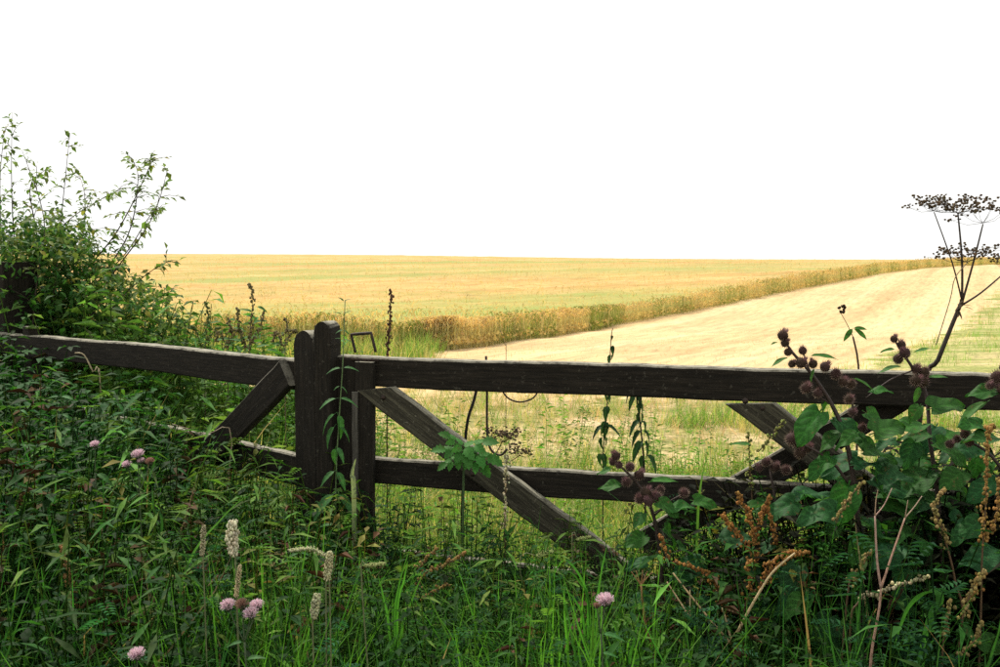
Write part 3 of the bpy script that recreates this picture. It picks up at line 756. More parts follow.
# burrs: a spiny ball with a tuft of purple brown florets
def burr_mesh():
    mb = MB(); c0 = vary((.055, .035, .028), .2)
    mb.blob((0, 0, 0), .72, c0, 10, 7, .95, .06)
    for i in range(110):
        z = 1 - 2 * (i + .5) / 110; a = i * 2.39996; r = math.sqrt(1 - z * z)
        d = Vector((r * math.cos(a), r * math.sin(a), z)); s_ = d.cross(Vector((.3, .2, 1))).normalized() * .045
        tip = d * R.uniform(1.0, 1.18) + Vector((R.uniform(-.08, .08), R.uniform(-.08, .08), .1))
        mb.add([d * .68 - s_, d * .68 + s_, tip], [(0, 1, 2)], vary((.21, .15, .11) if z < .4 else (.22, .13, .125), .35))
    for i in range(26):
        a = R.uniform(0, 6.28); q = R.uniform(0, .42); b_ = Vector((q * math.cos(a), q * math.sin(a), .62)); t_ = b_ * 1.15 + Vector((0, 0, R.uniform(.45, .65)))
        mb.add([b_ - Vector((.05, 0, 0)), b_ + Vector((.05, 0, 0)), t_], [(0, 1, 2)], vary((.24, .13, .14), .3))
    me = mb.mesh('burr'); me.materials.append(M_dry); return me
BURRS = [burr_mesh() for _ in range(4)]
BL = leaf_mesh('leaf', M_broad, (.030, .105, .020), 5, W=.74, nl=20, nw=6, base=.30, fold=.20, droop=.25, wave=.10, heart=1, stalk=.16)
BL2 = leaf_mesh('leaf', M_broad, (.045, .13, .028), 3, W=.36, nl=8, nw=2, base=.4, fold=.3, droop=.2, wave=.05, stalk=.08)
BD = leaf_mesh('leaf', M_broad, (.022, .080, .026), 4, W=.78, nl=20, nw=6, base=.3, fold=.12, droop=.32, wave=.13, heart=1, stalk=.16)
def pxdir(ang, away=0.0):
    a = math.radians(ang); return Vector((math.cos(a), away, math.sin(a)))
def burdock(label, group, base, stems, burrs, leaves, seed):
    global R
    keep = R; R = random.Random(seed)
    o, b = plant('burdock', base, label, 'burdock', group)
    for st in stems:
        pts = [P3(q) if len(q) == 3 else q[0] for q in st[0]]
        if st[1]: pts = [b - Vector((0, 0, .02))] + pts
        stem(o, b, pts, st[2], st[3], (.045, .030, .025))
    for (px, py, Y, r) in burrs:
        c = P3((px, py, Y)) - b; d = Vector((R.uniform(-.6, .6), R.uniform(-.7, .1), R.uniform(.5, 1)))
        put('burr', R.choice(BURRS), o, c, Vector((d.y, -d.x, .1)), d, r * Y / FPX * R.uniform(.8, 1.12))
    for (px, py, Y, L, ang, kind) in leaves:
        me = R.choice({'b': BL, 'n': BL2, 'd': BD}[kind])
        c = P3((px, py, Y)) - b
        n_ = Vector((R.uniform(-.35, .35), R.uniform(-.75, -.2), 1)) if kind != 'n' else Vector((R.uniform(-.3, .3), -.35, 1))
        put('leaf', me, o, c, pxdir(ang + R.uniform(-15, 15), R.uniform(-.6, .3)), n_, L * Y / FPX * (R.uniform(.62, .92) if kind != 'n' else .9))
    R = keep; return o
BG = 'burdock plants in front of the right hand gate'
Lv = [(809, 356, 3.0, 30, 15, 'n'), (789, 357, 3.0, 22, 190, 'n'), (778, 342, 3.0, 10, 190, 'n'),
      (815, 368, 2.98, 16, 250, 'n'), (822, 400, 3.0, 36, 290, 'b'), (852, 378, 3.0, 30, -10, 'n'), (868, 392, 3.02, 26, 10, 'b'),
      (862, 410, 3.0, 36, -30, 'b'), (845, 430, 2.98, 40, 200, 'b'), (835, 455, 2.96, 42, 215, 'b'), (858, 450, 2.95, 44, -15, 'b'),
      (850, 480, 2.95, 46, 240, 'b'), (810, 480, 2.95, 60, 205, 'd'), (800, 455, 3.0, 34, 180, 'b'), (870, 470, 2.93, 44, -40, 'b'),
      (842, 510, 2.9, 50, 190, 'd'), (860, 520, 2.9, 50, -30, 'd'), (800, 495, 3.0, 36, 240, 'b'), (775, 540, 3.0, 40, 210, 'd'), (800, 560, 2.95, 56, 230, 'd'), (815, 590, 2.9, 60, 200, 'd')]
Lv += [(R.gauss(850, 38), R.uniform(400, 640), 2.95 + R.uniform(-.1, .25), R.uniform(30, 52), R.choice((195, 215, -15, -40, 240, 10)), R.choice('bbd')) for _ in range(46)]
Lv = [q for q in Lv if not (q[0] < 822 and 405 < q[1] < 505 and q[3] > 33)] + [(800, 500, 3.05, 44, 190, 'd')]
burdock('tall burdock with a long curved spray of brown burrs rising over the top rail', BG, ground_pt(862, 2.95),
        [([(862, 600, 2.95), (856, 500, 2.97), (846, 440, 2.98), (832, 405, 3.0), (810, 372, 3.0), (792, 352, 3.0), (783, 337, 3.0)], True, .010, .003),
         ([(846, 440, 2.98), (853, 415, 3.0), (850, 386, 3.0)], False, .004, .0025), ([(810, 372, 3.0), (803, 352, 3.0)], False, .003, .002),
         ([(832, 405, 3.0), (812, 392, 3.0)], False, .003, .002), ([(853, 490, 2.97), (830, 460, 2.97), (795, 441, 3.0)], False, .005, .0025)],
        [(782.8, 335.6, 3, 7), (785, 343, 3, 7), (788, 352, 3, 7), (802.7, 350.7, 3, 7), (792, 364, 3, 6.5), (801, 363, 2.98, 7), (813, 364, 3, 7.5), (825, 367, 3, 8),
         (836, 374, 2.98, 8), (843, 382, 2.98, 7.5), (851, 384, 3, 6.5), (806, 388, 3, 6.5), (818, 393, 3, 7), (849, 399, 2.98, 6.5), (852, 412, 3, 6), (862, 428, 3, 6),
         (792, 439, 2.98, 8), (797, 444, 3, 7), (807, 448, 3, 7.5), (800, 453, 3, 7)], Lv, 5)
Lv = [(913, 353, 3.1, 19, 12, 'n'), (896, 349, 3.1, 18, 190, 'n'), (903, 366, 3.1, 26, 202, 'n'), (925, 378, 3.1, 22, 10, 'n'), (926, 410, 3.05, 44, 10, 'b'), (928, 425, 3.0, 44, 195, 'b'),
      (930, 440, 3.0, 46, -30, 'b'), (935, 470, 3.0, 50, 200, 'b'), (938, 480, 2.95, 48, -20, 'b'), (920, 385, 3.1, 20, 250, 'n'), (880, 455, 3.0, 40, 140, 'b'), (930, 500, 2.95, 50, 215, 'd'), (950, 520, 2.9, 52, -25, 'd'), (905, 545, 2.9, 54, 200, 'd')]
Lv += [(R.gauss(935, 30), R.uniform(420, 660), 3.05 + R.uniform(-.1, .25), R.uniform(30, 50), R.choice((195, 215, -15, -40, 240, 10)), R.choice('bbd')) for _ in range(44)]
burdock('slender burdock with a dark upright burr cluster above the rail, left of the dead umbels', BG, ground_pt(945, 3.0),
        [([(942, 600, 3.0), (938, 500, 3.02), (930, 440, 3.05), (926, 394, 3.1), (912, 367, 3.1), (903, 354, 3.1), (894, 339, 3.1)], True, .009, .0028),
         ([(914, 370, 3.1), (890, 380, 3.08), (866, 398, 3.06)], False, .0028, .0015)],
        [(894, 339, 3.1, 6.5), (901.5, 345, 3.1, 7), (905, 353, 3.08, 7), (898, 359, 3.1, 7), (916, 369, 3.1, 7.5), (924, 372, 3.1, 7), (916, 380, 3.08, 7), (923, 382, 3.1, 7.5)], Lv, 6)
Lv = [(1000, 392, 2.9, 44, 190, 'b'), (990, 400, 2.9, 40, 200, 'n'), (985, 425, 2.9, 40, 170, 'b'), (1005, 440, 2.85, 46, 185, 'b'), (975, 455, 2.9, 36, -80, 'b'), (965, 470, 2.9, 40, 200, 'b'), (960, 412, 2.95, 34, -60, 'b'),
      (1000, 480, 2.85, 50, 200, 'd'), (985, 520, 2.8, 56, 215, 'd'), (1010, 555, 2.8, 60, 190, 'd'), (980, 640, 2.7, 46, 150, 'b'), (1005, 650, 2.7, 50, 160, 'b')]
burdock('broad leaved burdock cut by the right edge, its burrs at rail height', BG, ground_pt(1012, 2.85),
        [([(1012, 560, 2.85), (1008, 460, 2.9), (1000, 380, 2.9)], True, .010, .003), ([(1010, 480, 2.9), (985, 450, 2.9), (955, 438, 2.95)], False, .005, .003)],
        [(997, 377, 2.9, 8), (1004, 368, 2.9, 8), (990, 385, 2.9, 7), (1003, 390, 2.88, 8), (965, 434, 2.92, 7.5), (957, 439, 2.95, 6.5), (950, 444, 2.95, 6), (969, 442, 2.9, 7)], Lv, 7)
Lv = [(612, 470, 3.15, 20, 195, 'b'), (622, 486, 3.1, 24, 185, 'b'), (648, 482, 3.12, 34, 18, 'n'), (655, 500, 3.1, 30, -20, 'b'), (665, 510, 3.1, 34, 10, 'b'), (645, 512, 3.1, 28, 230, 'b'), (662, 525, 3.1, 36, -40, 'b'), (648, 535, 3.1, 34, 210, 'b'), (690, 500, 3.15, 30, 0, 'b'), (675, 545, 3.1, 34, -15, 'b')]
burdock('short burdock with purple brown burrs crossing the middle rail', BG, ground_pt(662, 3.15),
        [([(662, 600, 3.15), (658, 540, 3.15), (650, 505, 3.15), (636, 482, 3.15), (616, 462, 3.15)], True, .008, .003), ([(655, 515, 3.15), (672, 500, 3.13), (690, 492, 3.12)], False, .004, .002)],
        [(613, 462, 3.15, 6.5), (616, 456, 3.15, 7), (619, 465, 3.13, 6.5), (630, 467, 3.15, 7), (639, 475, 3.15, 6.5), (627, 482, 3.12, 7), (646, 493, 3.12, 8), (656, 497, 3.12, 7.5), (649, 502, 3.1, 7.5), (640, 499, 3.12, 7), (660, 490, 3.15, 6), (684, 493, 3.12, 6)], Lv, 8)
Lv = [(786, 500, 3.2, 58, 12, 'd'), (770, 500, 3.25, 30, 190, 'b'), (752, 445, 3.3, 22, 160, 'n'), (745, 505, 3.2, 28, 10, 'b'), (705, 560, 3.1, 40, 190, 'd'), (735, 590, 3.0, 46, 200, 'd'), (780, 600, 3.0, 54, 220, 'd'), (720, 640, 2.9, 44, 180, 'd'), (830, 610, 2.9, 50, 250, 'd'), (765, 575, 3.0, 44, 0, 'd')]
Lv += [(R.gauss(745, 40), R.uniform(530, 660), 3.1 + R.uniform(-.1, .2), R.uniform(26, 44), R.choice((195, 215, -15, -40, 240, 10)), 'd') for _ in range(16)]
burdock('low burdock with wide bluish leaves under the crossing braces', BG, ground_pt(775, 3.2),
        [([(775, 590, 3.2), (777, 520, 3.22), (770, 470, 3.25)], True, .008, .003)],
        [(766, 462, 3.25, 7), (775, 467, 3.25, 6.5), (759, 468, 3.25, 6), (786, 470, 3.24, 6)], Lv, 9)

# dead umbels standing against the sky
M_dead = M_dry
def umbel(parent, b, c, rad, n, tilt, r_ray=.0010, col=(.035, .024, .018), dens=9, name='umbel', drop=.06, spread=(1, .8)):
    mb = MB(); c = Vector(c) - b
    for i in range(n):
        a = i * 2.4 + R.uniform(-.2, .2); q = math.sqrt((i + .6) / n) * R.uniform(.85, 1.08)
        e = c + Vector((rad * q * math.cos(a) * spread[0], rad * q * math.sin(a) * spread[1], drop * (1 - .35 * q * q) + tilt * rad * q * math.cos(a) + R.uniform(-.02, .014)))
        m = c.lerp(e, .5) - Vector((0, 0, .012 * q)); mb.tube([c, m, e], [r_ray, r_ray * .8, r_ray * .6], 3, col, False)
        for k in range(dens):
            s_ = e + Vector((R.gauss(0, .017), R.gauss(0, .017), R.uniform(-.006, .016)))
            mb.tube([e, s_], r_ray * .4, 3, col, False)
            mb.blob(s_, R.uniform(.0035, .0065), vary((.12, .085, .05), .5), 5, 3, .75, .3)
    return mb.build(name, M_dead, parent)
o, b = plant('dead_hogweed', ground_pt(905, 4.2), 'tall dead hogweed with flat seed umbels dark against the sky', 'hogweed')
Y = 4.0
stem(o, b, [ground_pt(905, 4.1), P3((922, 400, 4.05)), P3((938, 360, Y)), P3((952, 325, Y)), P3((962, 301, Y))], .011, .008, (.035, .026, .018))
for pts, r0 in (([(962, 301, Y), (952, 262, Y), (934, 212, Y)], .0036), ([(962, 301, Y), (962, 260, Y), (958, 214, Y)], .0055), ([(962, 303, Y), (974, 260, Y), (983, 224, Y)], .005), ([(962, 305, Y), (982, 292, Y), (1010, 268, Y)], .0045)):
    stem(o, b, [P3(q) for q in pts], r0, r0 * .55, (.040, .028, .020), 'branch')
stem(o, b, [P3(q) for q in ((936, 345, 4.02), (950, 300, 4.0), (955, 278, 3.98), (968, 262, 3.97))], .0022, .0018, (.30, .24, .15), 'dry_stalk', label='pale dry stalk leaning on the dark stem')
umbel(o, b, P3((934, 211, Y)), .105, 12, -.05, dens=9, drop=.035); umbel(o, b, P3((958, 213, Y)), .14, 17, -.02, dens=9, drop=.045); umbel(o, b, P3((983, 223, Y)), .11, 10, .05, dens=8, drop=.05)
umbel(o, b, P3((966, 262, 3.97)), .125, 18, .05, dens=8, drop=.05); umbel(o, b, P3((1010, 268, Y)), .10, 14, 0, dens=9)
mb = MB()
for i in range(9):
    c = P3((962 + R.uniform(-5, 4), 304 + R.uniform(-6, 10), Y)) - b; mb.leaf(c, (R.uniform(-1, 1), R.uniform(-1, 0), R.uniform(-1, .3)), .035, .014, (.05, .035, .02))
mb.build('sheath', M_dead, o)

# small dead umbel behind the right gate and the thick dark stalk beside the wire
o, b = plant('dead_hogweed', ground_pt(480, 4.35), 'small blackened umbel cluster hanging behind the diagonal brace', 'hogweed')
stem(o, b, [ground_pt(462, 4.4), P3((462, 520, 4.35)), P3((466, 432, 4.3)), P3((474, 400, 4.3)), P3((481, 372, 4.3))], .006, .006, (.018, .014, .012))
stem(o, b, [P3((464, 480, 4.33)), P3((490, 462, 4.3)), P3((503, 440, 4.3))], .003, .002, (.03, .025, .015), 'branch')
umbel(o, b, P3((503, 442, 4.3)), .085, 13, -.02, dens=10, drop=.04, col=(.02, .013, .012)); umbel(o, b, P3((520, 456, 4.28)), .06, 8, -.4, dens=9, drop=.03, col=(.02, .013, .012))
stem(o, b, [P3((490, 462, 4.3)), P3((508, 462, 4.3)), P3((520, 455, 4.28))], .002, .0015, (.03, .025, .015), 'branch')

# wilted sprout poking up behind the rail
o, b = plant('wilted_sprout', ground_pt(858, 4.6), 'thin wilted sprout with two drooping leaves and a dry bud above the rail', 'weed')
stem(o, b, [ground_pt(858, 4.6), P3((858, 400, 4.6)), P3((858, 362, 4.6)), P3((853, 337, 4.6))], .0055, .004, (.07, .045, .03))
stem(o, b, [P3((853, 337, 4.6)), P3((847, 324, 4.6)), P3((839, 310, 4.6))], .002, .0014, (.22, .18, .09), 'stalk')
for a, L in ((215, 15), (-50, 17), (-15, 13), (190, 8)):
    put('leaf', BL2[0], o, P3((853, 328 + (3 if L < 12 else 0), 4.58)) - b, pxdir(a + 15, -.2), (0, -.6, .6), L * 4.6 / FPX)
mb = MB()
for i in range(7): mb.blob(P3((840 + R.uniform(-4, 5), 308 + R.uniform(-3, 5), 4.6)) - b, .008, vary((.05, .035, .02)), 6, 4, .9, .4)
mb.build('dry_bud', M_dead, o)

# nettles
NL = leaf_mesh('leaf', M_broad, (.038, .115, .030), 4, W=.36, nl=10, nw=2, base=.28, fold=.3, droop=.4, teeth=.09, stalk=.14)
ND = leaf_mesh('leaf', M_broad, (.025, .055, .022), 4, W=.42, nl=8, nw=2, base=.3, fold=.6, droop=.8, teeth=.09, stalk=.10)
def nettle(label, base, pts, tiers, me, col, cat='nettle', r=.003, up=0, group=None, name='nettle'):
    o, b = plant(name, base, label, cat, group)
    P = [P3(q) for q in pts]; stem(o, b, [b.copy()] + P, r, r * .5, col)
    for (px, py, Y, L, droop) in tiers:
        for sgn in (0, 1):
            a = (180 if sgn else 0) + (droop if sgn else -droop) + R.uniform(-22, 22)
            put('leaf', R.choice(me), o, P3((px, py, Y)) - b, pxdir(a, R.uniform(-.7, .2)), (R.uniform(-.2, .2), -.3, 1), L * Y / FPX * R.uniform(.65, 1.0))
    return o
nettle('fresh nettle growing up the front of the gate posts', ground_pt(334, 3.75), [(336, 560, 3.75), (336, 480, 3.76), (339, 420, 3.78), (343, 360, 3.8), (345, 300, 3.85)],
       [(344, 302, 3.84, 8, -50), (343, 316, 3.84, 11, -30), (344, 330, 3.83, 9, 10), (343, 340, 3.82, 9, -20), (342, 368, 3.8, 20, 5), (340, 386, 3.8, 10, 25), (338, 398, 3.79, 22, 8), (337, 412, 3.78, 27, 55), (336, 424, 3.77, 28, 38), (336, 446, 3.76, 20, 60), (336, 470, 3.76, 28, 35), (336, 492, 3.75, 32, 20), (336, 525, 3.75, 30, 10)], NL, (.09, .15, .05))
nettle('dark drooping nettle behind the rail with its bare tip above it', ground_pt(604, 4.5), [(603, 480, 4.5), (604, 440, 4.5), (608, 395, 4.5), (611, 340, 4.5), (613, 328, 4.5)],
       [(612, 335, 4.5, 7, 70), (612, 345, 4.5, 9, 75), (611, 354, 4.5, 10, 70), (608, 392, 4.5, 12, 70), (607, 405, 4.5, 15, 70), (605, 420, 4.5, 16, 75), (604, 426, 4.5, 22, -5), (603, 436, 4.5, 17, 70), (602, 452, 4.5, 18, 70)], ND, (.03, .025, .015))
nettle('bushy nettle with hanging leaves behind the rail, right of a thinner one', ground_pt(648, 4.6), [(645, 490, 4.6), (642, 440, 4.6), (636, 392, 4.6), (635, 368, 4.6)],
       [(636, 388, 4.6, 16, 45), (637, 394, 4.6, 17, 60), (639, 402, 4.6, 14, 60), (640, 412, 4.6, 16, 65), (641, 420, 4.6, 24, 30), (642, 430, 4.6, 22, 50), (643, 440, 4.6, 22, 62), (645, 454, 4.6, 20, 50)], ND, (.03, .03, .015), r=.005)
for k, (px, Y, top, lab) in enumerate([(300, 3.3, 545, 'nettle shoot low in front of the round topped stile'), (60, 4.4, 372, 'nettle top in the weeds before the left gate, near the left edge'), (118, 4.2, 395, 'nettle top below the left rail beside the bent dry stalk'),
                                        (470, 3.4, 560, 'nettle shoot under the long diagonal brace'), (548, 3.2, 572, 'nettle shoot with a broad leaf left of the pink thistle'), (20, 4.0, 402, 'nettle top nearest the left edge below the rail'), (175, 3.9, 460, 'nettle beside the sunk end of the middle rail')]):
    tiers = [(px + R.uniform(-2, 2), top + 8 + i * 17, Y, 16 + 2.2 * i, R.uniform(-5, 30)) for i in range(7)]
    nettle(lab, ground_pt(px, Y), [(px, top + 120, Y), (px + 2, top + 50, Y), (px, top, Y)], tiers, NL, (.07, .12, .04))

# hogweed leaves lying over the diagonal brace
def lobed_leaf():
    mb = MB(); c = (.055, .17, .035)
    mb.tube([(0, -.12, -.02), (0, 0, 0), (0, .75, -.05)], .008, 4, (.12, .2, .07))
    for (y, a, L, W_) in ((.05, 62, .5, .34), (.05, -62, .5, .34), (.38, 48, .42, .30), (.38, -48, .42, .30), (.6, 0, .5, .4)):
        d = Vector((math.sin(math.radians(a)), math.cos(math.radians(a)), -.1)); mb.leaf((0, y, -.01), d, L, W_, vary(c, .15), nl=9, nw=2, teeth=.22, fold=.2, droop=.35, base=.35)
    me = mb.mesh('leaf'); me.materials.append(M_broad); return me
LOB = [lobed_leaf() for _ in range(3)]
o, b = plant('hogweed', ground_pt(462, 3.72), 'bright green jagged hogweed leaves in front of the long brace and middle rail', 'hogweed')
stem(o, b, [b.copy(), P3((462, 600, 3.72)), P3((463, 520, 3.72)), P3((464, 450, 3.72))], .006, .004, (.05, .09, .03))
for px, py, L, a in ((464, 448, 34, 20), (466, 452, 38, -8), (462, 452, 30, 165), (462, 446, 26, 140), (468, 455, 30, -35), (460, 458, 24, 200)):
    put('leaf', R.choice(LOB), o, P3((px, py, 3.7)) - b, pxdir(a, R.uniform(-.5, -.1)), (R.uniform(-.2, .2), -.55, .8), L * 3.7 / FPX)

# docks: stems set with rust brown or pale seed clusters
def dock(label, base, spikes, col, dens=1.0, cat='dock', stemcol=(.10, .06, .03), name='dock_plant', seed_r=.0042, spread=.010, group=None, leaves=()):
    o, b = plant(name, base, label, cat, group)
    first = [P3(q) for q in spikes[0]]
    for i, sp in enumerate(spikes):
        P = [P3(q) for q in sp]
        if i == 0: P = [b.copy()] + P
        q = stem(o, b, P, .0035 if i == 0 else .002, .0012, stemcol, k=8)
        mb = MB(); a0 = int(len(q) * (.45 if i == 0 else .1))
        L = sum((q[j + 1] - q[j]).length for j in range(a0, len(q) - 1)); n = max(12, int(L * 380 * dens))
        for k in range(n):
            t = (k / n) * (len(q) - 1 - a0) + a0; j = min(int(t), len(q) - 2); c = q[j].lerp(q[j + 1], t - j)
            whorl = .6 + .4 * math.sin(k * 2 * PI / 14)
            e = Vector((R.gauss(0, 1), R.gauss(0, 1), R.gauss(0, .6))) * spread * whorl * (1 - .5 * k / n)
            mb.blob(c + e, seed_r * R.uniform(.7, 1.3), vary(col, .4, .12), 5, 3, 1.2, .25)
        mb.build('seed_spike', M_dry, o)
    for (px, py, Y, L, a) in leaves:
        put('leaf', R.choice(BL2), o, P3((px, py, Y)) - b, pxdir(a, -.2), (0, -.4, 1), L * Y / FPX)
    return o
RUST = (.26, .125, .035); BUFF = (.24, .19, .07); PALE = (.42, .38, .22); BRN = (.12, .075, .04)
dock('rust brown dock seed head standing by the low burdock leaf', ground_pt(752, 3.0), [[(752, 600, 3.0), (756, 540, 3.0), (770, 495, 3.0)], [(754, 560, 3.0), (735, 530, 3.0), (722, 515, 3.0)], [(755, 550, 3.0), (750, 520, 3.0), (738, 492, 3.0)], [(753, 565, 3.0), (775, 540, 3.0), (765, 505, 3.0)]], RUST, 1.5)
dock('rusty dock bent over in an arc above the pale split stalks', ground_pt(722, 2.95), [[(718, 620, 2.95), (716, 585, 2.95), (700, 570, 2.95), (675, 562, 2.95)], [(716, 590, 2.95), (725, 610, 2.95), (722, 640, 2.95)], [(668, 560, 2.95), (664, 545, 2.95), (660, 535, 2.95)]], RUST, 1.3)
dock('orange brown dock spikes leaning right above the pale split stalks', ground_pt(740, 2.85), [[(742, 625, 2.85), (760, 585, 2.85), (785, 560, 2.85), (808, 552, 2.85)], [(752, 600, 2.85), (748, 570, 2.85), (752, 560, 2.85)], [(765, 580, 2.85), (770, 562, 2.85), (795, 550, 2.85)]], RUST, 1.3)
dock('hanging yellow brown dock spike right of the forked dry stalk', ground_pt(925, 2.7), [[(960, 640, 2.7), (955, 580, 2.7), (945, 540, 2.7), (938, 520, 2.7), (934, 505, 2.7), (944, 490, 2.7)]], BUFF, 1.2)
dock('tall yellow brown dock spikes near the right edge', ground_pt(985, 2.7), [[(980, 640, 2.7), (982, 560, 2.7), (986, 500, 2.7), (988, 440, 2.7), (992, 425, 2.7)], [(982, 570, 2.7), (975, 590, 2.7), (968, 600, 2.7)], [(984, 540, 2.7), (996, 520, 2.7), (999, 480, 2.7)]], (.28, .17, .05), 1.2)
dock('low buff dock spikes in the dark lower right corner', ground_pt(945, 2.6), [[(942, 660, 2.6), (946, 630, 2.6), (950, 600, 2.6)], [(960, 655, 2.6), (975, 640, 2.6), (982, 622, 2.6)], [(962, 620, 2.6), (972, 590, 2.6), (985, 570, 2.6)]], BUFF, 1.1)
dock('pale cream seed spike reaching right across the forked dry stalk', ground_pt(860, 2.7), [[(850, 640, 2.7), (858, 603, 2.7), (880, 592, 2.7), (905, 583, 2.7), (930, 576, 2.7)]], PALE, 1.0)
dock('thin buff spikes rising through the burdock leaves left of the forked stalk', ground_pt(840, 2.75), [[(846, 610, 2.75), (855, 575, 2.75), (872, 550, 2.75)], [(835, 520, 2.8), (848, 500, 2.8), (862, 482, 2.8)]], BUFF, 1.0)
dock('yellow green seed sprig in front of the lower crossing brace', ground_pt(752, 3.35), [[(752, 520, 3.35), (750, 470, 3.35), (748, 432, 3.35)], [(758, 452, 3.35), (772, 436, 3.35), (784, 420, 3.35)]], (.20, .22, .06), .8)
dock('ochre dock spikes leaning right below the nettle on the posts', ground_pt(410, 3.2), [[(415, 640, 3.2), (420, 580, 3.2), (445, 565, 3.2), (466, 552, 3.2)], [(420, 600, 3.2), (436, 590, 3.2), (448, 584, 3.2)], [(418, 570, 3.2), (428, 556, 3.2), (438, 548, 3.2)]], (.24, .15, .05), .9)
dock('pale seed spike rising beside the brace under the jagged leaves', ground_pt(505, 3.6), [[(505, 560, 3.6), (505, 520, 3.6), (506, 480, 3.6), (507, 455, 3.6)]], PALE, .8)
dock('brown dock spike low in the left foreground', ground_pt(75, 3.0), [[(78, 620, 3.0), (72, 590, 3.0), (67, 570, 3.0), (62, 546, 3.0)]], (.22, .13, .05), 1.2)
dock('rusty stem slanting through the dark weeds left of the post', ground_pt(180, 3.6), [[(178, 560, 3.6), (186, 520, 3.6), (194, 490, 3.6)]], BRN, .7)
dock('dull yellow dock spikes at the far left edge', ground_pt(6, 3.5), [[(2, 540, 3.5), (4, 510, 3.5), (10, 490, 3.5)], [(8, 520, 3.5), (18, 505, 3.5), (22, 492, 3.5)]], (.16, .11, .04), .9)
# tall seed spikes beyond the rails
dock('dark brown seed spike standing alone against the crop, right of the latch', ground_pt(386, 4.9), [[(387, 420, 4.9), (388, 350, 4.9), (390, 320, 4.9), (391, 290, 4.9)]], (.10, .055, .03), .9, stemcol=(.06, .035, .02), seed_r=.005)
for px, top, Y, lab in ((249, 284, 6.2, 'tall bushy dock rising above the left rail'), (205, 302, 6.4, 'green seeding weed above the left rail, right of the bush'), (285, 318, 6.0, 'dry branching weed just left of the posts'), (228, 318, 6.3, 'brown dock between two taller weeds above the left rail'), (170, 296, 6.8, 'green dock beside the edge of the leafy bush')):
    c = (.12, .16, .05) if 'green' in lab else (.17, .14, .065)
    dock(lab, ground_pt(px, Y), [[(px, 380, Y), (px + 1, 335, Y), (px + R.uniform(-4, 4), top + 12, Y), (px, top, Y)], [(px, 350, Y), (px - 9, 332, Y), (px - 12, top + 24, Y)], [(px, 345, Y), (px + 10, 330, Y), (px + 15, top + 26, Y)]], c, .7, stemcol=(.12, .10, .05), seed_r=.006, spread=.013,
         leaves=[(px + R.uniform(-8, 8), top + 22 + i * 6, Y, R.uniform(10, 16), R.choice((20, 160, -20, 200))) for i in range(9)])

# pink thistles
def thistle_head(pink=1):
    mb = MB(); mb.blob((0, 0, -.25), .55, (.07, .09, .05), 8, 5, 1, .08)
    for i in range(260):
        a = R.uniform(0, 6.28); q = math.sqrt(R.random()) * .5; b_ = Vector((q * math.cos(a), q * math.sin(a), .0)); d = Vector((b_.x * 1.25, b_.y * 1.25, .85 - q * q * 2.2 + R.uniform(-.1, .1)))
        s_ = Vector((R.uniform(-1, 1), R.uniform(-1, 1), 0)).normalized() * .04
        mb.add([b_ - s_ * .5, b_ + s_ * .5, b_ + d + s_, b_ + d - s_], [(0, 1, 2, 3)], vary((.72, .56, .60) if pink else (.36, .22, .16), .18, .06))
    me = mb.mesh('flower_head'); me.materials.append(M_flower); return me
TH = [thistle_head() for _ in range(3)]; THB = thistle_head(0)
def thistle(label, base, heads, seed=0):
    o, b = plant('thistle', base, label, 'thistle', 'pink flowering thistles in the foreground')
    x0 = sum(h[0] for h in heads) / len(heads); Y = heads[0][2]; ym = max(h[1] for h in heads)
    fork = P3((x0, ym + 28, Y)); stem(o, b, [b.copy(), b.lerp(fork, .6) + Vector((.01, 0, 0)), fork], .003, .0022, (.06, .09, .04))
    for h in heads:
        px, py, Y, r = h[:4]; c = P3((px, py, Y)) - b
        stem(o, b, [fork, fork.lerp(c + b, .6) + Vector((0, 0, -.006)), c + b], .0018, .0014, (.06, .09, .04), 'stalk')
        put('flower_head', THB if len(h) > 4 else R.choice(TH), o, c, (1, 0, 0.1), (R.uniform(-.3, .3), -.5, 1), r * Y / FPX)
    for i in range(8):
        put('leaf', R.choice(NL), o, fork.lerp(b, i * .07) - b, pxdir(R.choice((20, 160, -10, 190)) + R.uniform(-20, 20), -.3), (0, -.3, 1), R.uniform(14, 24) * Y / FPX)
thistle('cluster of four pink and brown thistle heads in the lower left', ground_pt(240, 2.42), [(228, 606, 2.42, 8), (242, 605, 2.42, 7, 'b'), (257, 606, 2.42, 7.5), (251, 614, 2.40, 8)])
thistle('single pink thistle head at the bottom edge left of the cluster', ground_pt(137, 2.35), [(137, 655, 2.35, 8.5)])
thistle('single pink thistle head in the middle under the end of the brace', ground_pt(605, 2.42), [(605, 601, 2.42, 9), (597, 606, 2.42, 4, 'b')])
thistle('small pale pink thistle heads in the shade left of the post', ground_pt(134, 3.3), [(138, 455, 3.3, 6.5), (127, 465, 3.3, 5), (141, 461, 3.3, 4), (150, 462, 3.3, 5, 'b')])
thistle('single tiny pink thistle head highest in the left weeds', ground_pt(94, 3.4), [(95, 445, 3.4, 5)])

